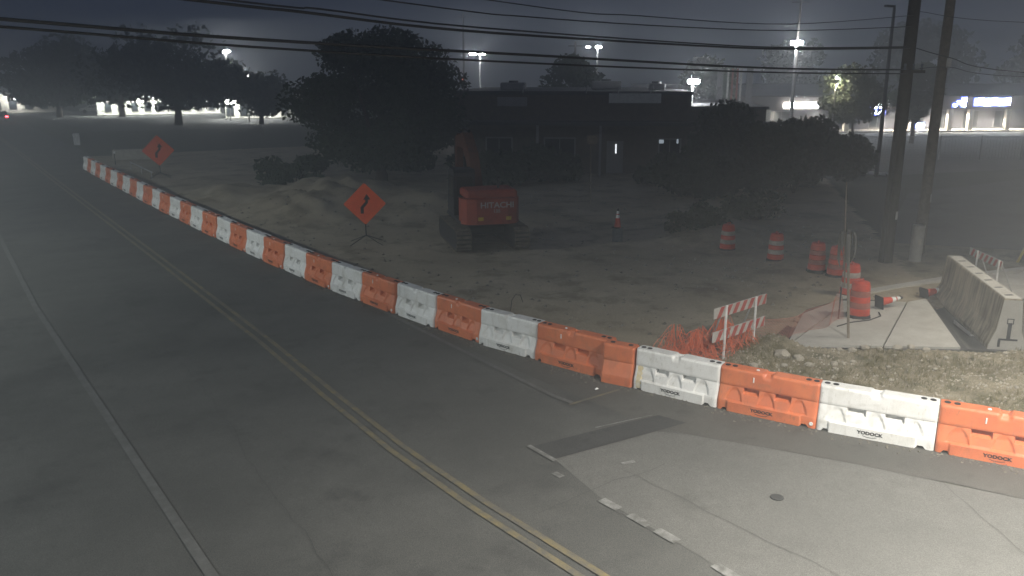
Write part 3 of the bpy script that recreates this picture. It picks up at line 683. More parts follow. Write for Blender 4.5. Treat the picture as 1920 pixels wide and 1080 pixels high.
# ------------------------------------------------------------------ excavator
def excavator(loc, rz):
    t = thing('excavator', 'orange tracked excavator seen from behind, parked on the dirt', 'excavator', loc, rz)
    for s in (-1, 1):
        x = s * 1.12
        pts = []
        for k in range(9): a = R(90 + k * 22.5); pts.append((-1.55 + .40 * math.cos(a), .42 + .40 * math.sin(a)))
        for k in range(9): a = R(270 + k * 22.5); pts.append((1.55 + .40 * math.cos(a), .42 + .40 * math.sin(a)))
        tr = MB(); tr.prism(pts, x - .27, x + .27, 'yz'); tro = tr.obj('track', 'exc_dark', t)
        # shoes round the loop
        path = [Vector((y, z)) for y, z in pts]; per = []
        for a, b in zip(path, path[1:] + path[:1]):
            m_ = max(1, round((b - a).length / .155))
            for i in range(m_): per.append((a + (b - a) * i / m_, (b - a).normalized()))
        for q, d in per:
            sh = MB(); sh.box((x, q.x, q.y), (.58, .105, .07), rx=math.atan2(d.y, d.x)); sh.obj('shoe', 'exc_track', tro)
        fr = MB(); fr.box((x - s * .1, 0, .42), (.30, 2.9, .42), bev=.05); fr.obj('track_frame', 'exc_dark', t)
    cf = MB(); cf.box((0, 0, .62), (1.5, 1.5, .34), bev=.06); cf.obj('undercarriage', 'exc_dark', t)
    tt = MB(); tt.lathe([(.55, .78), (.55, .94)], 24); tt.obj('slew_ring', 'exc_dark', t)
    pf = MB(); pf.box((0, .1, 1.02), (2.3, 2.9, .16), bev=.04); pf.obj('platform', 'exc_dark', t)
    # counterweight, rounded at the rear corners
    prof = [(-1.12, -.95), (-1.12, -1.35), (-.95, -1.66), (-.6, -1.78), (.6, -1.78), (.95, -1.66), (1.12, -1.35), (1.12, -.95)]
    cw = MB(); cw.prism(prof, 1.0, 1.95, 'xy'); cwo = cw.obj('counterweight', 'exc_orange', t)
    tx = link('lettering', text_mesh('HITACHI', .30, 'grey_print', .004, 1.1, .006), cwo); tx.location = (.18, -1.788, 1.72)
    tx = link('lettering', text_mesh('135', .17, 'grey_print', .003, 1.1, .004), cwo); tx.location = (.16, -1.788, 1.50)
    for x in (-.45, .62):
        m = MB(); m.box((x, -1.785, 1.22), (.20, .014, .13)); m.obj('reflector', 'yellow_reflector', cwo)
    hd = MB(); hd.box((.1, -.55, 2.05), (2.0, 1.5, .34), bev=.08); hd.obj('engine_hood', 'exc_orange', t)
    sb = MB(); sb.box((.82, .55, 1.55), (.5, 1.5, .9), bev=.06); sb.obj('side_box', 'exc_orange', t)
    ex = MB(); ex.tube([(.5, -.6, 2.2), (.5, -.6, 2.55), (.5, -.68, 2.62)], .05, 8); ex.obj('exhaust', 'exc_dark', t)
    cab = MB(); cab.prism([(.05, 1.1), (1.25, 1.1), (1.38, 1.7), (1.2, 2.78), (1.0, 2.88), (.1, 2.88), (.0, 2.75)], -1.12, -.28, 'yz'); co = cab.obj('cab', 'exc_dark', t)
    for (c, dd) in (((-.70, -.012, 2.25), (.62, .012, .7)), ((-1.126, .62, 2.2), (.012, .9, .8)), ((-.274, .62, 2.25), (.012, .9, .7))):
        m = MB(); m.box(c, dd); m.obj('window', 'glass_dark', co)
    # boom raised, stick hanging
    bo = MB()
    bp = [Vector((1.0, 1.35)), Vector((2.3, 3.1)), Vector((3.3, 3.75)), Vector((5.0, 3.6))]; wd = [.26, .36, .34, .20]
    up = []; lo = []
    for i, p_ in enumerate(bp):
        tdir = (bp[min(i + 1, 3)] - bp[max(i - 1, 0)]).normalized(); n2 = Vector((-tdir.y, tdir.x))
        up.append(tuple(p_ + n2 * wd[i])); lo.append(tuple(p_ - n2 * wd[i]))
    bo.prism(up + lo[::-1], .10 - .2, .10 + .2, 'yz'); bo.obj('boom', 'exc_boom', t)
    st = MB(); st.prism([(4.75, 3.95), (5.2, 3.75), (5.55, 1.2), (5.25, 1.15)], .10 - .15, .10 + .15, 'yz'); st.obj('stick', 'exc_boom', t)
    bk = MB(); bk.prism([(5.2, 1.25), (5.65, 1.25), (5.75, .6), (5.4, .12), (4.9, .1), (4.75, .4), (5.1, .75)], .10 - .45, .10 + .45, 'yz'); bk.obj('bucket', 'exc_dark', t)
    for x in (-.16, .36):
        m = MB(); m.tube([(x, 1.25, 1.2), (x, 2.0, 2.1)], .075, 8); m.tube([(x, 2.0, 2.1), (x, 2.75, 3.1)], .045, 8); m.obj('hydraulic_ram', 'exc_dark', t)
    m = MB(); m.tube([(.1, 2.9, 4.15), (.1, 3.9, 4.25)], .07, 8); m.tube([(.1, 3.9, 4.25), (.1, 4.75, 4.0)], .04, 8); m.obj('hydraulic_ram', 'exc_dark', t)
    return t
excavator((17.5, 27.5, .06), R(-20))
# ------------------------------------------------------------------ orange safety netting, stake, bag
def net_sheet(f, nu, nv, r, name, parent, m='net_orange', flat=2.2):
    """open mesh of flat plastic strands over the surface f(u, v)"""
    mb = MB()
    G = [[Vector(f(i / nu, j / nv)) for j in range(nv + 1)] for i in range(nu + 1)]
    def strand(pts, w):
        vs = []; n = len(pts)
        for i, p in enumerate(pts):
            t = (pts[min(i + 1, n - 1)] - pts[max(i - 1, 0)]).normalized()
            a = t.orthogonal().normalized(); a = Vector((0, 0, 1)).cross(t)
            a = a.normalized() if a.length > .2 else Vector((1, 0, 0)); b = t.cross(a)
            vs += [p + b * w, p + a * w * .4, p - b * w, p - a * w * .4]
        fs = []
        for i in range(n - 1):
            for k in range(4): fs.append((i * 4 + k, i * 4 + (k + 1) % 4, i * 4 + 4 + (k + 1) % 4, i * 4 + 4 + k))
        mb.add(vs, fs)
    for i in range(nu + 1): strand(G[i], r)
    for j in range(nv + 1): strand([G[i][j] for i in range(nu + 1)], r * (1.6 if j in (0, nv) else 1.0))
    return mb.obj(name, m, parent)
t = thing('safety_fence', 'sagging orange safety netting strung from the stake to the striped barricade', 'fence', (0, 0, 0))
A_, B_, C_ = Vector((19.55, 12.75)), Vector((18.0, 12.75)), Vector((15.9, 12.95))
def fence_f(u, v):
    p = A_.lerp(B_, min(1, u * 1.9)) if u < .526 else B_.lerp(C_, (u - .526) / .474)
    sag = .80 - .22 * math.sin(math.pi * u) - .28 * u
    z = .10 + v * sag
    return (p.x + .06 * math.sin(u * 17 + v * 3) + .10 * (1 - v) * math.sin(u * 9), p.y + .10 * math.sin(u * 13 + v * 2) - .25 * (1 - v) * (.4 + u), z)
net_sheet(fence_f, 66, 15, .0040, 'netting', t, 'net_faded')
b = MB(); b.tube([(19.5, 12.8, 0), (19.5, 12.8, 1.0)], .02, 6); b.obj('post', 'dark_steel', t)
t = thing('netting_heap', 'crumpled heap of orange safety netting on the ground behind the barriers', 'netting', (0, 0, 0))
for k in range(9):
    cx = 13.15 + k * .26; cy = 12.75 - .02 * k + .22 * math.sin(k * 2.1); ph = k * 1.7
    hh = (.62 + .16 * math.sin(k * 1.3 + .6)) * (.5 if k < 1 else .85 if k < 2 else 1.0)
    def heap(u, v, cx=cx, cy=cy, ph=ph, hh=hh):
        a = 2 * math.pi * u; r = .08 + .50 * v * (1 + .28 * math.sin(3 * a + ph) + .16 * math.sin(7 * a + 2 * ph))
        return (cx + r * math.cos(a), cy + r * .72 * math.sin(a), .06 + hh * (1 - v ** 1.6) * (1 + .35 * math.sin(5 * a + ph)) + .04 * math.sin(11 * a + 9 * v))
    net_sheet(heap, 26, 7, .0048, 'netting_fold', t)
t = thing('wooden_stake', 'tall thin wooden stake standing at the edge of the concrete slab', 'stake', (18.22, 11.62, .03))
b = MB(); b.tube([(0, 0, 0), (-.13, .09, 1.6), (-.20, .15, 2.75)], [.036, .033, .03], 6); b.obj('stake', 'weathered_wood', t)
b = MB(); b.tube([(-.20, .12, 1.4), (-.29, .19, 2.6), (-.36, .25, 3.98)], [.018, .016, .012], 6); b.obj('rod', 'weathered_wood', t)
t = thing('plastic_bag', 'pale torn plastic sheet hanging from the top of the stake', 'bag', (17.98, 11.79, 2.52))
b = MB()
for k in range(12):                                         # torn strips fluttering down from the knot
    a = k * .9 + .3; vs = []; ln = .55 + .45 * ((k * 37) % 10) / 10; n_ = 9
    for i in range(n_ + 1):
        v = i / n_; r = .03 + (.16 + .05 * (k % 3)) * math.sin(math.pi * min(1, .1 + v * .75)); w = (.014 + .026 * math.sin(math.pi * v) * (1 + .5 * math.sin(k * 2.3 + v * 7))) * (1 - .4 * v)
        c_ = Vector((r * math.cos(a + v * .6), r * .7 * math.sin(a + v * .6), .26 + .22 * math.sin(math.pi * min(1, v * 1.6)) - v * ln)); d_ = Vector((-math.sin(a), math.cos(a), .25 * math.sin(v * 9 + k))) * w
        vs += [c_ - d_, c_ + d_ + Vector((0, 0, .02 * math.sin(v * 13)))]
    b.add(vs, [(2 * i, 2 * i + 1, 2 * i + 3, 2 * i + 2) for i in range(n_)])
b.obj('sheet', 'bag_plastic', t, True)

# ------------------------------------------------------------------ loose stones, gravel, dry grass
def rock_mesh(seed, r):
    rng = random.Random(seed); import bmesh
    bm = bmesh.new(); bmesh.ops.create_icosphere(bm, subdivisions=2, radius=r)
    for v in bm.verts:
        k = 1 + .35 * mnoise.noise(v.co / r * 1.3 + Vector((seed, 0, 0)))
        v.co = Vector((v.co.x * k * 1.15, v.co.y * k, v.co.z * k * .68))
    me = bpy.data.meshes.new('stone'); bm.to_mesh(me); bm.free(); me.materials.append(MAT['stone']); return me
RM = [rock_mesh(s, 1.0) for s in range(5)]
ROCKS = [(15.55, 11.55, .17), (15.9, 11.35, .12), (15.75, 10.95, .10), (16.4, 10.75, .08), (17.6, 11.1, .09), (17.9, 10.95, .10), (18.2, 10.75, .07), (18.55, 10.5, .11), (18.85, 10.35, .09),
 (19.0, 10.05, .08), (17.4, 11.3, .07), (16.1, 10.5, .07), (15.2, 11.2, .08), (14.9, 10.9, .06), (16.9, 10.6, .06), (18.1, 10.3, .06), (17.2, 9.9, .05), (16.5, 9.4, .06), (18.9, 9.5, .05), (15.6, 10.2, .06), (17.9, 9.2, .05), (14.5, 11.5, .09), (20.4, 8.9, .05)]
for i, (x, y, r) in enumerate(ROCKS):
    o = link('stone', RM[i % 5]); o.location = (x, y, z_rub(x, y) + r * .35); o.scale = (r, r, r); o.rotation_euler = (0, 0, i * 1.3)
    if i == 0: tag(o, 'large pale round stone beside the netting, biggest in the rubble', 'stone', 'stones in the rubble verge')
    elif i == 1: tag(o, 'pale stone lying just right of the biggest one', 'stone', 'stones in the rubble verge')
    else: tag(o, 'small pale broken stone in the dirt verge behind the barriers', 'stone', 'stones in the rubble verge')
def scatter(name, n, gen, m, label, cat):
    mb = MB()
    for _ in range(n): gen(mb)
    o = mb.obj(name, m); tag(o, label, cat, kind='stuff'); return o
rg = random.Random(3)
def pebble(mb):
    while True:
        x, y = rg.uniform(12.8, 24), rg.uniform(4.7, 13.3)
        if poly_in(x, y, RUB) and (fbm(x, y, .8) + .25 + rg.uniform(-.3, .3) > 0): break
    r = rg.uniform(.012, .04); z = z_rub(x, y); a = rg.random() * 6
    p = [(x + r * 1.3 * math.cos(a + k * 2.1), y + r * math.sin(a + k * 2.1), z) for k in range(3)]
    mb.add(p + [(x, y, z + r)], [(0, 1, 3), (1, 2, 3), (2, 0, 3)])
scatter('gravel', 2600, pebble, 'stone', 'loose pale gravel strewn over the dirt verge', 'gravel')
def blade(mb):
    while True:
        x, y = rg.uniform(12.8, 24), rg.uniform(4.7, 13.3)
        if poly_in(x, y, RUB) and fbm(x + 40, y, .55) + rg.uniform(-.25, .2) > -.02: break
    z = z_rub(x, y) - .01
    for _ in range(5):
        h = rg.uniform(.05, .16); a = rg.random() * 6.28; w = .006; l_ = rg.uniform(.3, 1.1) * h
        dx, dy = math.cos(a), math.sin(a); X = x + rg.uniform(-.05, .05); Y = y + rg.uniform(-.05, .05)
        mb.add([(X - dy * w, Y + dx * w, z), (X + dy * w, Y - dx * w, z), (X + dx * l_, Y + dy * l_, z + h)], [(0, 1, 2)])
scatter('dry_grass', 3000, blade, 'dry_grass', 'patchy dry grass growing on the dirt verge', 'grass')
def clod(mb):
    while True:
        x, y = rg.uniform(11, 34), rg.uniform(12.2, 40)
        if inside_dirt(x, y): break
    r = rg.choice((.02, .03, .03, .05, .07)); z = z_dirt(x, y); a = rg.random() * 6
    p = [(x + r * 1.3 * math.cos(a + k * 1.57), y + r * math.sin(a + k * 1.57), z - .005) for k in range(4)]
    mb.add(p + [(x + r * .2, y, z + r * .9)], [(0, 1, 4), (1, 2, 4), (2, 3, 4), (3, 0, 4)])
scatter('dirt_clods', 1500, clod, 'clod', 'scattered clods and crumbs of dirt over the work lot', 'dirt')
def grit(mb):
    i = rg.randrange(len(FRONT) - 24); p, q = Vector(FRONT[i]), Vector(FRONT[i + 1]); u = rg.random()
    c = p.lerp(q, u); d = (q - p).normalized(); n_ = Vector((-d.y, d.x)); c = c + n_ * abs(rg.gauss(0, .16)); r = rg.choice((.008, .012, .018, .03)); a = rg.random() * 6
    mb.add([(c.x + r * 1.8 * math.cos(a), c.y + r * 1.8 * math.sin(a), .014), (c.x - r * math.sin(a), c.y + r * math.cos(a), .014), (c.x + r * math.sin(a), c.y - r * math.cos(a), .014), (c.x, c.y, .014 + r * .8)], [(0, 1, 3), (1, 2, 3), (2, 0, 3)])
scatter('gutter_grit', 1100, grit, 'clod', 'dead leaves and grit gathered along the foot of the barriers', 'debris')
# small litter by the barriers
for (x, y, s_, lab) in ((10.85, 12.62, .05, 'small white scrap of litter on the road below the orange barrier'), (20.8, 8.62, .06, 'white scrap of paper in front of the concrete barrier end')):
    b = MB(); b.add([(-s_, -s_ * .6, .03), (s_, -s_ * .5, .03), (s_ * .8, s_ * .6, .05), (-s_ * .7, s_ * .5, .032), (0, 0, .06)], [(0, 1, 4), (1, 2, 4), (2, 3, 4), (3, 0, 4)])
    o = b.obj('litter', 'white_sheet'); o.location = (x, y, 0.03); tag(o, lab, 'litter')
t = thing('rebar_hoop', 'thin bent rod curling up from the dirt behind the barriers', 'rod', (12.75, 18.6, .05))
b = MB(); b.tube([(0, 0, 0), (.05, .02, .3), (.18, .03, .45), (.35, .02, .42), (.42, .0, .2)], .012, 6); b.obj('rod', 'dark_steel', t)
t = thing('loose_hose', 'dark hose lying across the concrete slab by the nearest drum', 'hose', (0, 0, 0))
b = MB(); b.tube([(18.8, 12.35, .14), (19.4, 12.35, .145), (20.0, 12.2, .145), (20.6, 12.25, .145), (20.9, 12.5, .145)], .015, 6); b.obj('hose', 'black_rubber', t)

# ------------------------------------------------------------------ utility poles, bollard, guy guards
t = thing('utility_pole', 'thick dark utility pole standing beyond the traffic drums', 'pole', (27.3, 16.3, 0))
b = MB(); b.tube([(0, 0, 0), (0, 0, 4), (0, 0, 8), (0.02, 0, 11.4)], [.235, .215, .195, .17], 14); b.obj('pole', 'dark_pole', t, True)
b = MB(); b.tube([(-.26, -.05, .1), (-.25, -.05, 5)], .05, 8); b.obj('conduit', 'dark_steel', t)
b = MB(); b.box((0, -.22, 6.6), (1.3, .1, .1)); b.obj('crossarm', 'dark_pole', t)
for x in (-.5, 0, .5):
    b = MB(); b.lathe([(.03, 6.65), (.05, 6.7), (.03, 6.76), (.05, 6.82), (.02, 6.86)], 8, c=(x, -.22, 0)); b.obj('insulator', 'porta_grey', t)
b = MB(); b.box((0, -.22, 1.75), (.10, .03, .28)); b.obj('tag_plate', 'pale_panel', t)
t = thing('utility_pole', 'weathered grey wooden utility pole right of the dark one', 'pole', (29.95, 16.6, 0))
b = MB(); b.tube([(0, 0, 0), (.02, 0, 4), (.06, 0, 8), (.1, 0, 11.2)], [.20, .185, .165, .145], 14); b.obj('pole', 'wood_pole', t, True)
b = MB(); b.box((.08, -.2, 6.9), (.16, .16, .34), bev=.03); b.obj('splice_box', 'pale_panel', t)
b = MB(); b.box((.02, -.20, 2.1), (.05, .02, .3)); b.obj('tag_plate', 'galv', t)
t = thing('pipe_bollard', 'pale concrete-filled pipe bollard in front of the wooden pole', 'bollard', (28.5, 15.9, 0))
b = MB(); b.lathe([(.21, 0), (.205, .1), (.205, 1.22), (.215, 1.23), (.215, 1.30), (.19, 1.33), (.05, 1.335)], 22); b.obj('pipe', 'pvc', t, True)
b = MB(); b.box((-.12, -.165, .75), (.12, .02, .2), rz=R(-36)); b.obj('sticker', 'wall_cream', t)
t = thing('guy_guard', 'yellow plastic guy wire guard slanting at the right edge', 'guard', (31.3, 13.7, 0))
b = MB(); b.tube([(0, 0, 0), (.9, -.15, 1.5)], .045, 8); b.obj('guard', 'yellow_paint', t); b = MB(); b.tube([(.9, -.15, 1.5), (4.6, -.8, 8.0)], .008, 5); b.obj('guy_wire', 'cable', t)
t = thing('light_pole', 'slim dark lamp post with unlit head behind the thick pole', 'lamp', (50.9, 31.7, 0))
b = MB(); b.tube([(0, 0, 0), (0, 0, 10.6)], [.14, .09], 10); b.obj('pole', 'dark_steel', t)
b = MB(); b.box((-.35, .1, 10.65), (.9, .3, .14), bev=.04); b.obj('lamp_head', 'dark_steel', t)

# ------------------------------------------------------------------ overhead cables
def cable(pts, r, label):
    b = MB(); P = [Vector(p) for p in pts]; out = []
    for i in range(len(P) - 1):                              # Catmull-Rom through the span
        p0, p1, p2, p3 = P[max(i - 1, 0)], P[i], P[i + 1], P[min(i + 2, len(P) - 1)]
        for k in range(6):
            u = k / 6; out.append(.5 * ((2 * p1) + (p2 - p0) * u + (2 * p0 - 5 * p1 + 4 * p2 - p3) * u * u + (3 * p1 - p0 - 3 * p2 + p3) * u ** 3))
    out.append(P[-1])
    b.tube(out, r, 6); o = b.obj('overhead_cable', 'cable', None, True)
    tag(o, label, 'cable', 'overhead cables'); return o
cable([(-9, 12.3, 7.75), (0.98, 13.45, 7.22), (4.53, 13.85, 7.05), (10.53, 14.52, 6.89), (19.45, 15.53, 6.67), (27.2, 16.2, 6.66)], .026, 'thick overhead cable starting lowest but one at the left edge')
cable([(-9, 12.3, 7.62), (.97, 13.45, 7.12), (4.52, 13.85, 6.93), (10.53, 14.52, 6.73), (19.46, 15.53, 6.56), (27.2, 16.2, 6.53)], .020, 'lowest overhead cable across the left part of the sky')
cable([(-9, 12.3, 8.3), (3.32, 13.71, 7.61), (5.31, 13.94, 7.51), (8.73, 14.32, 7.32), (15.84, 15.12, 7.2), (20.45, 15.64, 7.2), (27.2, 16.2, 7.36)], .024, 'thick overhead cable passing above the big dark tree')
cable([(-9, 12.3, 8.4), (3.89, 13.78, 7.64), (5.7, 13.98, 7.57), (8.73, 14.32, 7.40), (15.84, 15.12, 7.25), (20.44, 15.64, 7.24), (27.2, 16.2, 7.4)], .016, 'thin overhead cable running just above the thick one over the tree')
cable([(-9, 12.3, 8.7), (6.96, 14.12, 7.78), (10.52, 14.52, 7.64), (15.8, 15.12, 7.62), (20.65, 15.66, 7.71), (27.2, 16.2, 8.04)], .013, 'second highest thin cable, leaving the top edge left of centre')
cable([(-9, 12.3, 9.0), (9.4, 14.4, 7.91), (13.82, 14.89, 7.81), (20.07, 15.6, 7.86), (27.2, 16.2, 8.39)], .011, 'highest thin cable, leaving the top edge near the centre')
cable([(27.3, 16.1, 7.36), (28.05, 15.32, 7.05), (29.43, 13.56, 6.57), (36, 5.5, 5.9)], .016, 'cable dropping right from the thick pole past the wooden pole')
cable([(27.3, 16.1, 8.51), (29.3, 13.72, 8.12), (36, 5.5, 7.8)], .010, 'highest cable in the upper right corner')
cable([(27.3, 16.1, 6.66), (28.06, 15.3, 6.74), (29.45, 13.53, 6.43), (36, 5.5, 6.2)], .010, 'lowest cable running right from the thick pole')
# ------------------------------------------------------------------ trees
def tree(name, loc, h, w, base, label, m='leaf_dark', leaf=.35, n=5200, seed=1, group='trees around the lots', trunk_r=.3, depth=None):
    rng = np.random.default_rng(seed); pr = random.Random(seed)
    t = thing(name, label, 'tree', loc, 0, group)
    d = depth or w
    tr = MB(); top = base + (h - base) * .35
    tr.tube([(0, 0, -.1), (.1, 0, base * .5), (0.05, .1, base), (.2, .1, top)], [trunk_r * 1.3, trunk_r, trunk_r * .85, trunk_r * .4], 9)
    cl = []
    for k in range(34):
        a = pr.random() * 6.283; rr = math.sqrt(pr.random()); zz = pr.random()
        prof = math.sin(math.pi * (.12 + .80 * zz)) ** .7
        cl.append((rr * prof * w / 2 * .86 * math.cos(a), rr * prof * d / 2 * .86 * math.sin(a), base + (h - base) * (.06 + .84 * zz), pr.uniform(.13, .24) * w))
    for k in range(7):
        c = cl[k]; tr.tube([(0.05, .1, base * .9), (c[0] * .4, c[1] * .4, base + (c[2] - base) * .45), (c[0] * .9, c[1] * .9, c[2])], [trunk_r * .55, trunk_r * .32, trunk_r * .08], 6)
    tr.obj('trunk', 'bark', t, True)
    cl = np.array(cl); pick = rng.integers(0, len(cl), n)
    v = rng.normal(size=(n, 3)); v /= np.linalg.norm(v, axis=1)[:, None]
    rad = rng.random(n) ** .45
    P = cl[pick, :3] + v * (rad * cl[pick, 3])[:, None] * np.array([1, 1, .72])
    P[:, 2] = np.maximum(P[:, 2], base * .78)
    a = rng.normal(size=(n, 3)); a /= np.linalg.norm(a, axis=1)[:, None]
    b = np.cross(a, rng.normal(size=(n, 3))); b /= np.linalg.norm(b, axis=1)[:, None]
    s = leaf * rng.uniform(.6, 1.3, n)[:, None]
    V = np.concatenate([P - a * s, P + b * s * .55, P + a * s, P - b * s * .55], 1).reshape(-1, 3)
    me = bpy.data.meshes.new('crown'); me.from_pydata(V.tolist(), [], np.arange(4 * n).reshape(-1, 4).tolist()); me.materials.append(MAT[m]); me.update()
    link('crown', me, t)
    return t
tree('oak_tree', (22.6, 47.2, 0), 8.9, 10.2, 1.0, 'big round dark tree standing left of the centre behind the excavator', 'leaf_dark', .17, 34000, 11, trunk_r=.35)
tree('oak_tree', (27.3, 117.5, 0), 11.2, 18.5, 3.0, 'wide dark tree with a visible forked trunk before the white store', 'leaf_dark', .42, 8000, 12, trunk_r=.45)
tree('oak_tree', (17.0, 149, 0), 11.3, 17, 2.6, 'grey rounded tree at the left edge of the photo', 'leaf_dark', .5, 5200, 13, trunk_r=.4)
tree('oak_tree', (25.5, 146, 0), 9.2, 13, 2.6, 'lower tree between the left edge tree and the forked tree', 'leaf_dark', .5, 4200, 14, trunk_r=.4)
tree('shade_tree', (37.2, 114, 0), 6.6, 9.5, 1.6, 'small tree beside the bright far storefront', 'leaf_mid', .35, 4200, 15)
tree('shade_tree', (50.5, 63.5, 0), 8.3, 6.5, 1.6, 'dark tree rising behind the middle building roof', 'leaf_dark', .3, 5000, 16)
tree('shade_tree', (66, 60.5, 0), 8.2, 6.5, 2, 'loose tree right of the slim light poles above the roof', 'leaf_dark', .32, 3600, 17)
tree('shade_tree', (92, 70.0, 0), 10.6, 10, 2.4, 'dark tree under the upper star-bright lamp', 'leaf_dark', .35, 4600, 18)
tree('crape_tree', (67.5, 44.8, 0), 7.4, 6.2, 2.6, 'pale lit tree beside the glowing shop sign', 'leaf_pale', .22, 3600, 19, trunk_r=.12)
tree('crape_tree', (78.5, 45.6, 0), 7.6, 4.6, 2.2, 'dark tree just left of the thick pole before the shops', 'leaf_dark', .28, 4800, 20, trunk_r=.2)
tree('shade_tree', (108, 63, 0), 12.2, 15, 3, 'large dark tree mass above the shops right of the wooden pole', 'leaf_dark', .45, 6000, 21)
tree('shade_tree', (122, 52, 0), 10.8, 15, 3, 'dark tree above the shops at the right edge', 'leaf_dark', .45, 5000, 22)
tree('shade_tree', (44, 98, 0), 6.8, 10, 1.5, 'low dark tree behind the big round tree, left side', 'leaf_dark', .4, 3600, 23)
tree('shade_tree', (33.5, 62, 0), 7.0, 9, 1.2, 'dark tree right behind the big round tree', 'leaf_dark', .3, 4600, 24)
# hedges and shrubs along the front of the middle building
def shrub(loc, w, h, d, label, seed, m='leaf_dark', leaf=.14, n=3000):
    rng = np.random.default_rng(seed); t = thing('shrub', label, 'shrub', loc, 0, 'shrubs along the lot edge')
    st = MB()
    for k in range(5): st.tube([(0, 0, 0), (w * .2 * math.cos(k * 1.3), d * .2 * math.sin(k * 1.3), h * .7)], [.04, .015], 5)
    st.obj('stems', 'bark', t)
    c = np.stack([rng.uniform(-.5, .5, 22) * w * .8, rng.uniform(-.5, .5, 22) * d * .8, rng.uniform(.2, .85, 22) * h], 1)
    k = rng.integers(0, 22, n); v = rng.normal(size=(n, 3)); v /= np.linalg.norm(v, axis=1)[:, None]
    P = c[k] + v * (rng.random(n)[:, None] ** .5) * np.array([w * .16, d * .22, h * .24]); P[:, 2] = np.maximum(P[:, 2], .03)
    a = rng.normal(size=(n, 3)); a /= np.linalg.norm(a, axis=1)[:, None]; b = np.cross(a, rng.normal(size=(n, 3))); b /= np.linalg.norm(b, axis=1)[:, None]
    s = leaf * rng.uniform(.6, 1.3, n)[:, None]
    V = np.concatenate([P - a * s, P + b * s * .6, P + a * s, P - b * s * .6], 1).reshape(-1, 3)
    me = bpy.data.meshes.new('foliage'); me.from_pydata(V.tolist(), [], np.arange(4 * n).reshape(-1, 4).tolist()); me.materials.append(MAT[m]); me.update(); link('foliage', me, t)
shrub((39.5, 29.5, 0), 7.5, 4.0, 5, 'large dark bush in the middle distance left of the thick pole', 31, leaf=.2, n=14000)
shrub((43.5, 31.5, 0), 5.5, 3.0, 4, 'dark bush adjoining the large one before the chain-link fence', 32, leaf=.2, n=8000)
shrub((34.5, 31.5, 0), 5.5, 2.5, 4, 'dark bush left of the large one, right of the leaning post', 33, leaf=.18, n=7000)
shrub((29.5, 25.0, 0), 4.2, 1.3, 2.4, 'low dark weeds behind the leftmost drum', 34, leaf=.12, n=2600)
shrub((25.6, 23.6, .2), 2.6, .85, 1.6, 'low brushy pile between the far cone and the drums', 35, leaf=.09, n=1800)
shrub((27, 41.5, 0), 6, 2.2, 3, 'dark bush before the left end of the middle building', 36, leaf=.18, n=3500)
shrub((17.5, 48, 0), 4.5, 1.9, 3, 'bush at the foot of the big round tree, left side', 37, leaf=.16, n=2600)

shrub((31.2, 41.2, 0), 5, 2.3, 3, 'dark bush before the middle windows of the brick building', 38, leaf=.18, n=4000)
shrub((36.6, 36.6, 0), 4.5, 1.9, 2.6, 'low dark bush below the door of the brick building', 39, leaf=.16, n=3200)
tree('shade_tree', (39.6, 34.4, 0), 4.9, 4.8, .9, 'dark rounded tree before the right end of the brick building', 'leaf_dark', .17, 12000, 40, trunk_r=.16)

# ------------------------------------------------------------------ middle building
def L3(o): return o
t = thing('shop_building', 'long dark flat-roofed brick building behind the work lot', 'building', (30, 49, 0), R(-40.1))
b = MB(); b.box((7.0, 9, 2.6), (15.8, 18, 5.2)); b.obj('wall', 'brick_wall', t); b = MB(); b.box((17.4, 9.4, 2.15), (4.98, 17, 4.3)); b.obj('side_wing', 'brick_wall', t)
b = MB(); b.box((7.0, 9, 5.32), (16.0, 18.2, .24)); b.obj('parapet', 'roof_dark', t); b = MB(); b.box((17.5, 9.4, 4.38), (5.1, 17.2, .16)); b.obj('parapet', 'roof_dark', t)
for (x_, y_, w_, d_, h_) in ((2.6, 6, 1.8, 1.4, .5), (9.4, 8, 2.2, 1.8, .6), (13.0, 6, 1.2, 1.2, .45)):
    b = MB(); b.box((x_, y_, 5.44 + h_ / 2), (w_, d_, h_), bev=.06); u_ = b.obj('roof_unit', 'wall_grey', t); b = MB(); b.lathe([(.35, 0), (.35, .12), (.3, .14)], 14, c=(x_, y_, 5.44 + h_)); b.obj('fan_cowl', 'dark_steel', u_)
b = MB(); b.box((9.6, -.9, 3.42), (21, 1.8, .22)); b.obj('canopy', 'roof_dark', t)
for x in (0.2, 4.9, 9.0, 15.4, 19.4):
    b = MB(); b.box((x, -1.6, 1.65), (.16, .16, 3.3)); b.obj('canopy_post', 'wall_grey', t)
for (x, z, w, h) in ((2.2, 1.5, 1.7, 1.7), (6.3, 1.45, 2.0, 1.8), (13.6, 1.65, 1.35, 1.35), (17.2, 1.5, 1.8, 1.7)):
    f = MB(); f.box((x, -.03, z), (w + .16, .06, h + .16)); fo = f.obj('window', 'wall_grey', t)
    for sx in (-1, 1):
        g = MB(); g.box((x + sx * w / 4, -.075, z), (w / 2 - .05, .02, h - .04)); g.obj('pane', 'glass_dark', fo)
f = MB(); f.box((10.0, -.03, 1.1), (1.1, .06, 2.2)); do = f.obj('door', 'wall_grey', t)
g = MB(); g.box((10.06, -.075, 1.7), (.09, .02, .62)); g.obj('lit_pane', emit('dim_white', (.9, .95, 1.0), .5) and 'dim_white', do)
for k, (x, z, w, h) in enumerate(((13.05, 2.2, .30, .24), (14.1, 2.22, .12, .28))):
    g = MB(); g.box((x, -.105, z), (w, .02, h)); g.obj('lit_notice', emit('dim_blue', (.75, .88, 1.0), .13) and 'dim_blue', t)
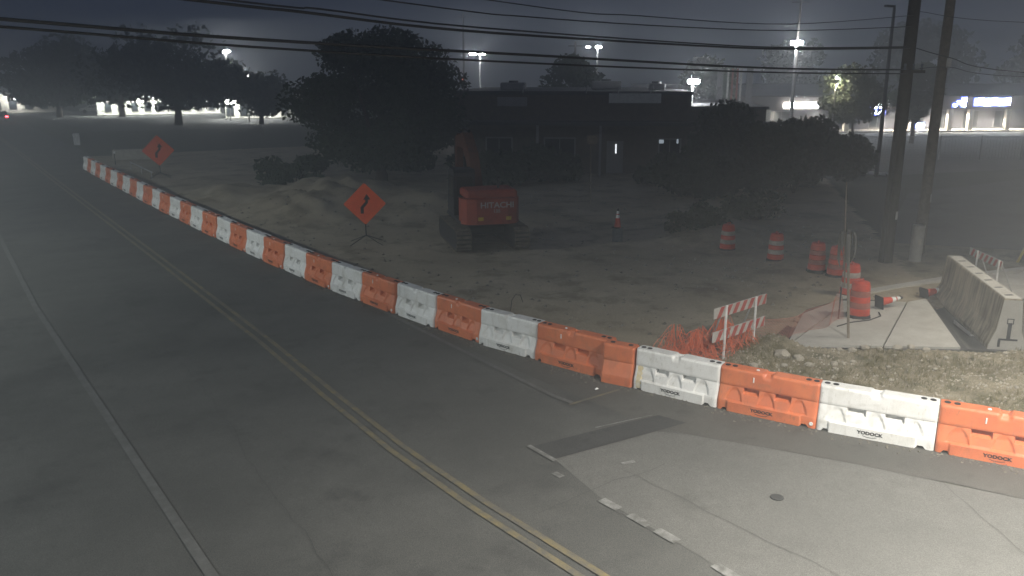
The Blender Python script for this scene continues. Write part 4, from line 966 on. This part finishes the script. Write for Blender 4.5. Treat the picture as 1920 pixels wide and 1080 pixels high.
for x in (3.8, 8.0, 10.1, 12.2, 16.5):
    b = MB(); b.tube([(x, .0, 5.2), (x + .05, -.35, 5.75), (x + .12, -.75, 5.8), (x + .15, -.9, 5.6)], .035, 6); b.obj('gooseneck', 'galv', t)
t = thing('fascia_sign', 'pale blank fascia sign panel on the dark building roof edge', 'sign', (30, 49, 0), R(-40.1))
b = MB(); b.box((11.2, -.2, 5.0), (3.4, .12, .62), bev=.02); b.obj('panel', 'pale_panel', t); b = MB(); b.box((11.2, -.2, 4.69), (3.4, .14, .04)); b.obj('trim', 'wall_grey', t)
t = thing('fascia_sign', 'dim grey fascia sign panel near the left end of the roof edge', 'sign', (30, 49, 0), R(-40.1))
b = MB(); b.box((3.1, -.2, 4.75), (2.0, .12, .6), bev=.02); b.obj('panel', 'wall_grey', t)
t = thing('pylon_sign', 'tall frame sign with pale and red uprights behind the dark building', 'sign', (56.5, 49.0, 0), R(-48))
b = MB(); b.box((-1.2, 0, 5.2), (.5, .4, 3.6)); b.box((1.2, 0, 5.2), (.5, .4, 3.6)); b.box((0, 0, 3.55), (2.9, .4, .35)); b.obj('frame', 'wall_grey', t)
for i, (x, m_) in enumerate(((-.55, 'pale_panel'), (-.2, 'tower_red'), (.2, 'tower_red'), (.5, 'pale_panel'))):
    b = MB(); b.box((x, 0, 5.4), (.16, .2, 3.2)); b.obj('upright', m_, t)
b = MB(); b.tube([(-.9, 0, 0), (-.9, 0, 3.5)], .14, 8); b.tube([(.9, 0, 0), (.9, 0, 3.5)], .14, 8); b.obj('posts', 'dark_steel', t)
t = thing('post_sign', 'small faded square sign on a thin leaning post in the dark lot', 'sign', (27.2, 32.5, 0), R(-40))
b = MB(); b.tube([(0, 0, 0), (-.05, 0, 3.2)], .03, 6); b.obj('post', 'weathered_wood', t); b = MB(); b.box((0.02, -.04, 3.35), (.5, .03, .42)); b.obj('panel', 'weathered_wood', t)

# ------------------------------------------------------------------ shops at the right with lit signs
emit('sign_glow', (.84, .92, 1.0), 34.0); emit('halo_blue', (.14, .2, 1.0), 2.2)
MO, MR = (69.4, 68.7, 0), R(-28.1)
t = thing('shop_row', 'row of shops with a lit arcade walkway at the right', 'building', MO, MR)
b = MB(); b.box((25, 7.5, 2.7), (54, 9, 5.4)); b.obj('wall', 'arcade_wall', t)
b = MB(); b.box((25, 1.4, 3.35), (54, 3.6, 1.5)); b.obj('canopy', 'brick_wall', t)
b = MB(); b.box((25, 1.2, .09), (54, 4.6, .18)); b.obj('walkway', 'concrete_pale', t)
for x in (1, 6, 11, 20.5, 28.6, 33.2, 35.8, 40.5, 44.5):
    b = MB(); b.box((x, -.1, 1.38), (.55, .5, 2.4)); b.obj('column', 'wall_cream', t)
for x in (9, 14, 22, 26, 31, 34.5, 38, 42):
    f = MB(); f.box((x, 2.97, 1.3), (2.0, .06, 2.1)); fo = f.obj('shop_window', 'wall_grey', t)
    for s_ in (-1, 1):
        g = MB(); g.box((x + s_ * .48, 2.93, 1.3), (.88, .03, 1.9)); g.obj('pane', 'glass_dark', fo)
def lit_sign(name, label, boxes, z_off=0, halo=None):
    s = thing(name, label, 'sign', MO, MR, 'lit shop signs')
    for (x, z, w, h) in boxes:
        if halo:
            q = MB(); q.box((x, -.46, z), (w + .25, .08, h + .25), bev=.05); q.obj('halo_plate', 'halo_blue', s)  # glowing blue plate paints the halo round the letters
        q = MB(); q.box((x, -.56, z), (w, .12, h), bev=min(.05, h * .3)); q.obj('lit_letter', 'sign_glow', s)
    return s
lit_sign('shop_sign', 'long glowing white sign left of the pale tree', [(12.9 + i * .52, 3.13, .47, .55) for i in range(8)])
lit_sign('shop_sign', 'glowing cloud-shaped sign with a small oval below it', [(23.5, 3.0, .7, .5), (24.1, 3.3, .5, .55), (24.5, 3.1, .65, .7), (24.3, 2.28, 1.15, .42)], halo=True)
lit_sign('shop_sign', 'small glowing white oval sign low between the poles', [(29.4, .75, .95, .5)], halo=True)
lit_sign('shop_sign', 'jagged glowing blue-white sign right of the wooden pole', [(33.4, 3.05, .4, .3), (34.0, 3.35, .6, .4), (34.5, 3.65, .6, .5), (34.5, 3.1, .5, .4)], halo=True)
lit_sign('shop_sign', 'long brightest glowing sign at the right edge', [(36.1 + i * .56, 3.42 + .04 * math.sin(i * 2), .53, .78) for i in range(8)], halo=True)
def point(loc, e, col=(1, .95, .88), r=.15, parent=None):
    L = bpy.data.lights.new('lamp_light', 'POINT'); L.energy = e; L.color = col; L.shadow_soft_size = r
    o = bpy.data.objects.new('lamp_light', L); COL.objects.link(o); o.location = loc
    if parent: o.parent = parent
    return o
def downlight(x, y, z, e, col=(1, .9, .76), k=1):
    L = bpy.data.lights.new('lamp_light', 'SPOT'); L.energy = e; L.color = col; L.spot_size = R(150); L.spot_blend = .5; L.shadow_soft_size = .1
    d = thing('arcade_light', f'small recessed light under the arcade canopy, {ORD[k]} from the left', 'lamp', MO, MR, 'arcade ceiling lights')
    q = MB(); q.lathe([(.16, 2.595), (.16, 2.575), (.14, 2.57)], 12, c=(x, y, 0)); q.obj('lamp_lens', emit('soffit', col, 6) and 'soffit', d)
    o = bpy.data.objects.new('lamp_light', L); COL.objects.link(o); o.parent = d; o.location = (x, y, z)
for k_, x in enumerate((5, 12, 17, 27, 32, 34.6, 38, 41.5)):
    downlight(x, .6, 2.55, 1300, k=k_ + 1)

# chain-link fence before the shops
t = thing('chain_link_fence', 'chain-link fence with thin posts between the bush and the thick pole', 'fence', (57.1, 40.8, 0), math.atan2(-3.8, 5.5))
b = MB(); FL = 16
for i in range(0, 65):
    x = i * FL / 64
    b.tube([(x, 0, .02), (x, 0.01, 1.75)], .006, 3, False)
for j in range(9): b.tube([(0, 0, .1 + j * .2), (FL, 0, .1 + j * .2)], .006, 3, False)
b.obj('chain_link', 'galv', t)
for i in range(6):
    b = MB(); b.tube([(i * FL / 5, 0, 0), (i * FL / 5, 0, 1.9)], .04, 6); b.obj('post', 'galv', t)
b = MB(); b.tube([(0, 0, 1.8), (FL, 0, 1.8)], .03, 6); b.obj('top_rail', 'galv', t)
t = thing('trash_bin', 'dark square bin standing before the chain-link fence', 'bin', (50.2, 32.7, 0), R(-35))
b = MB(); b.prism([(-.45, 0), (.45, 0), (.52, .95), (-.52, .95)], -.4, .4, 'xz'); b.obj('bin_body', 'dark_steel', t); b = MB(); b.box((0, 0, .98), (1.1, .9, .06), bev=.02); b.obj('lid', 'exc_dark', t)
t = thing('parking_stop', 'pair of bright white parking stops on the dark ground by the bin', 'parking stop', (51.6, 32.3, 0), R(-80))
for k in (0, 1):
    b = MB(); b.box((0, k * .9, .07), (1.5, .14, .12), bev=.03); b.obj('stop', 'white_sheet', t)

# ------------------------------------------------------------------ far stores at the left
t = thing('white_store', 'long low white storefront lit up behind the forked tree', 'building', (20, 153, 0), R(-11.5))
b = MB(); b.box((12.5, 6, 1.9), (19, 12, 3.8)); b.obj('wall', 'wall_white', t)
b = MB(); b.box((12.5, 5.8, 3.9), (19.4, 12.6, .3)); b.obj('roof', 'roof_dark', t)
b = MB(); b.box((12.5, -1.0, .1), (19.4, 2.0, .2)); b.obj('walkway', 'concrete_pale', t)
for i in range(9):
    f = MB(); f.box((4.6 + i * 2.0, -.03, 1.35), (1.2, .06, 1.7)); fo = f.obj('shop_window', 'wall_cream', t); g = MB(); g.box((4.6 + i * 2.0, -.07, 1.35), (1.0, .03, 1.5)); g.obj('pane', 'glass_dark', fo)
for k, x in enumerate((4.5, 8.5, 12.5, 16.5, 20.5)):
    d = thing('wall_lamp', f'bright wall lamp over the white storefront, {ORD[k + 1]} from left', 'lamp', (20, 153, 0), R(-11.5), 'storefront wall lamps')
    q = MB(); q.box((x, -.25, 3.1), (.3, .3, .2), bev=.04); q.obj('lamp_head', emit('lamp_white', (.95, .97, 1.0), 45) and 'lamp_white', d)
    point((x, -1.0, 2.9), 700, (.95, 1, .95), .2, d)
t = thing('corner_store', 'pale storefront with a curved white post left of the big tree', 'building', (40, 129, 0), R(-15))
b = MB(); b.box((3, 4.5, 1.9), (12, 8, 3.8)); b.obj('wall', 'wall_white', t)
b = MB(); b.box((3, 2.5, 4.0), (13, 12.4, .35)); b.obj('roof', 'roof_dark', t)
b = MB(); b.box((3, -.4, .1), (12.5, 2, .2)); b.obj('walkway', 'concrete_pale', t)
for x in (-2.4, -.4, 1.6, 5.6):
    f = MB(); f.box((x, .47, 1.3), (1.3, .06, 2)); fo = f.obj('shop_window', 'wall_cream', t); g = MB(); g.box((x, .43, 1.3), (1.1, .03, 1.8)); g.obj('pane', 'glass_dark', fo)
b = MB(); b.tube([(3.9, -.6, .1), (3.9, -.6, 4.2), (3.8, -.6, 5.0), (3.5, -.6, 5.35), (2.9, -.6, 5.5)], .14, 8); b.obj('curved_post', 'wall_white', t)
for k, (x, z) in enumerate(((3.2, 2.9), (-2.6, 2.9))):
    d = thing('wall_lamp', ['bright lamp beside the curved white post', 'lamp on the left part of the pale corner store'][k], 'lamp', (40, 129, 0), R(-15), 'storefront wall lamps')
    q = MB(); q.box((x, .3, z), (.4, .3, .3), bev=.05); q.obj('lamp_head', 'lamp_white', d)
    point((x, -.6, 2.7), 600, (.97, 1, .95), .2, d)
t = thing('far_store', 'low pale building at the far left end of the road', 'building', (4, 175, 0), R(-3))
b = MB(); b.box((10, 5, 1.6), (11, 10, 3.2)); b.obj('wall', 'wall_cream', t); b = MB(); b.box((10, 5, 3.3), (11.4, 10.6, .25)); b.obj('roof', 'roof_dark', t)
for i in range(4):
    f = MB(); f.box((6.4 + i * 2.4, -.03, 1.4), (1.2, .06, 1.8)); f.obj('shop_window', 'glass_dark', t)
d = thing('wall_lamp', 'wall lamp on the low building at the far left', 'lamp', (4, 175, 0), R(-3), 'storefront wall lamps')
q = MB(); q.box((9, -.2, 2.9), (.3, .3, .2)); q.obj('lamp_head', 'lamp_white', d); point((9, -1.4, 2.7), 500, (1, 1, 1), .2, d)
# vehicles far up the road
def car(loc, rz, label, m, tail=False):
    t = thing('car', label, 'car', loc, rz)
    b = MB(); b.prism([(-2.2, .35), (2.2, .35), (2.25, .75), (1.3, .95), (.6, 1.42), (-1.2, 1.45), (-2.0, .98), (-2.25, .9)], -.88, .88, 'yz'); b.obj('body', m, t)
    b = MB(); b.prism([(.95, .98), (.5, 1.36), (-1.1, 1.38), (-1.7, .98)], -.885, .885, 'yz'); b.obj('windows', 'glass_dark', t)
    for x in (-.8, .8):
        for y in (-1.35, 1.4):
            w = MB(); w.lathe([(.33, -.1), (.33, .1)], 14, c=(x, y, .33), m=Matrix.Rotation(R(90), 3, 'Y')); w.obj('wheel', 'black_rubber', t)
        h = MB(); h.box((x * .85, -2.26, .82), (.36, .05, .16)); h.obj('tail_light', (emit('tail_red', (1, .06, .08), 10) and 'tail_red') if tail else 'tower_red', t)
    return t
car((8.4, 140, 0.02), R(2), 'car with glowing red tail lights at the left edge', 'wall_grey', True)
car((24.0, 163, 0.02), R(80), 'pale car parked far off near the left store', 'wall_white')
# site odds and ends at the far left
t = thing('barrier_panel', 'pale low panel lying behind the far diamond sign', 'panel', (13, 70.8, 0), R(-14))
b = MB(); b.box((0, 0, .45), (3.3, .3, .85), bev=.05); b.obj('panel', 'concrete', t)
t = thing('marker_post', 'short white marker post beyond the far end of the barriers', 'post', (11.4, 89.6, 0))
b = MB(); b.box((0, 0, .55), (.55, .08, 1.1)); b.obj('panel', 'white_plastic', t); b = MB(); b.box((-.25, -.05, .9), (.12, .03, .3)); b.obj('reflector', 'white_sheet', t)
t = thing('marker_post', 'thin marker post with a white tip behind the far barriers', 'post', (10.95, 67.5, 0))
b = MB(); b.tube([(0, 0, 0), (0, 0, .9)], .03, 6); b.obj('post', 'dark_steel', t); b = MB(); b.box((0, 0, .95), (.14, .05, .16)); b.obj('reflector', 'white_sheet', t)
t = thing('hand_rail', 'thin pale rail slanting behind the far barriers', 'rail', (0, 0, 0))
b = MB(); b.tube([(11.3, 64, .55), (11.25, 56.5, .5)], .035, 6); b.obj('rail', 'galv', t)
for y in (57, 60, 63.5): b = MB(); b.tube([(11.28, y, 0), (11.28, y, .52)], .03, 6); b.obj('post', 'galv', t)

# ------------------------------------------------------------------ lit lamp posts beyond the building
def lot_lamp(loc, h, label, heads, power, col=(.93, .97, 1.0), red=False):
    t = thing('lot_lamp', label, 'lamp', loc, 0, 'parking lot lamps')
    b = MB(); b.tube([(0, 0, 0), (0, 0, h)], [.11, .07], 8); b.obj('pole', 'galv', t)
    for (dx, dy, s_) in heads:
        b = MB(); b.tube([(0, 0, h - .05), (dx, dy, h + .05)], .03, 6); b.obj('arm', 'galv', t)
        q = MB(); q.box((dx, dy, h + .02), (.75 * s_, .55 * s_, .30 * s_), math.atan2(dy, dx) if dx or dy else 0, bev=.06); q.obj('lamp_head', 'lamp_hot', t)
    if power: point((heads[0][0] * 1.4, heads[0][1] * 1.4, h - .5), power, col, .3, t)
    return t
emit('lamp_hot', (.95, .97, 1.0), 90)
lot_lamp((50.9, 80.2, 0), 8.7, 'lamp post with two bright heads right of the big tree', ((-.75, .2, .85), (.15, -.3, .7)), 80)
lot_lamp((61.3, 72.6, 0), 9.4, 'lamp post with two heads left of centre sky, thin pale pole', ((-.9, .55, .55), (.0, -.15, .75)), 80)
lot_lamp((36.3, 124.8, 0), 9.7, 'lamp post above the trees at upper left', ((.0, .0, 1.1), (.4, -.1, .7)), 80)
lot_lamp((37.8, 121.0, 0), 6.2, 'lower bright lamp at the edge of the small far tree', ((0.1, 0, 1.2),), 120)
lot_lamp((67.6, 51.6, 0), 9.35, 'star-bright lamp high above the roofs on a tall pole', ((0, -.1, 1.25),), 220)
lot_lamp((45.9, 43.7, 0), 6.0, 'star-bright floodlight at the right end of the dark roof', ((0, -.1, 1.0),), 120)
lot_lamp((66.0, 45.9, 0), 6.2, 'small warm lamp at the left side of the pale lit tree', ((0, -.1, .45),), 420, (1, .9, .7))
for (x, y, h, lab) in ((57.2, 94, 14, 'tall thin dark pole rising beside the big tree'), (62.5, 78, 10.2, 'thin dark pole above the middle building roof'), (68.2, 51.9, 13.5, 'thin dark pole above the star-bright lamp')):
    b = MB(); b.tube([(0, 0, 0), (0, 0, h)], [.16, .10], 8); t = thing('utility_pole', lab, 'pole', (x, y, 0)); b.obj('pole', 'dark_pole', t)
    b = MB(); b.box((0, 0, h - .5), (1.6, .1, .1), rz=R(-40)); b.obj('crossarm', 'dark_pole', t)
t = thing('beacon', 'tiny red beacon light at the right edge of the big tree', 'light', (62.3, 102.6, 0))
b = MB(); b.tube([(0, 0, 0), (0, 0, 5.8)], .06, 6); b.obj('post', 'dark_steel', t); b = MB(); b.lathe([(.1, 5.8), (.14, 5.9), (.1, 6.02)], 8); b.obj('lamp_lens', emit('beacon_red', (1, .25, .2), 6) and 'beacon_red', t)

# ------------------------------------------------------------------ haze volume added to stand in for the lens veil
b = MB(); b.box((40, 60, 6.5), (460, 500, 15.2)); hz = b.obj('haze', 'cable')
m = bpy.data.materials.new('veil_haze'); m.use_nodes = True; n = m.node_tree.nodes; n.clear()
pv = n.new('ShaderNodeVolumePrincipled'); pv.inputs['Color'].default_value = (.93, .97, 1.0, 1); pv.inputs['Density'].default_value = HAZE = 0.0066
pv.inputs['Anisotropy'].default_value = 0.0
ou = n.new('ShaderNodeOutputMaterial'); m.node_tree.links.new(pv.outputs[0], ou.inputs['Volume'])
hz.data.materials.clear(); hz.data.materials.append(m); hz['kind'] = 'stuff'; hz['label'] = 'thin haze added over the whole place for the lens veil'; hz['category'] = 'haze'
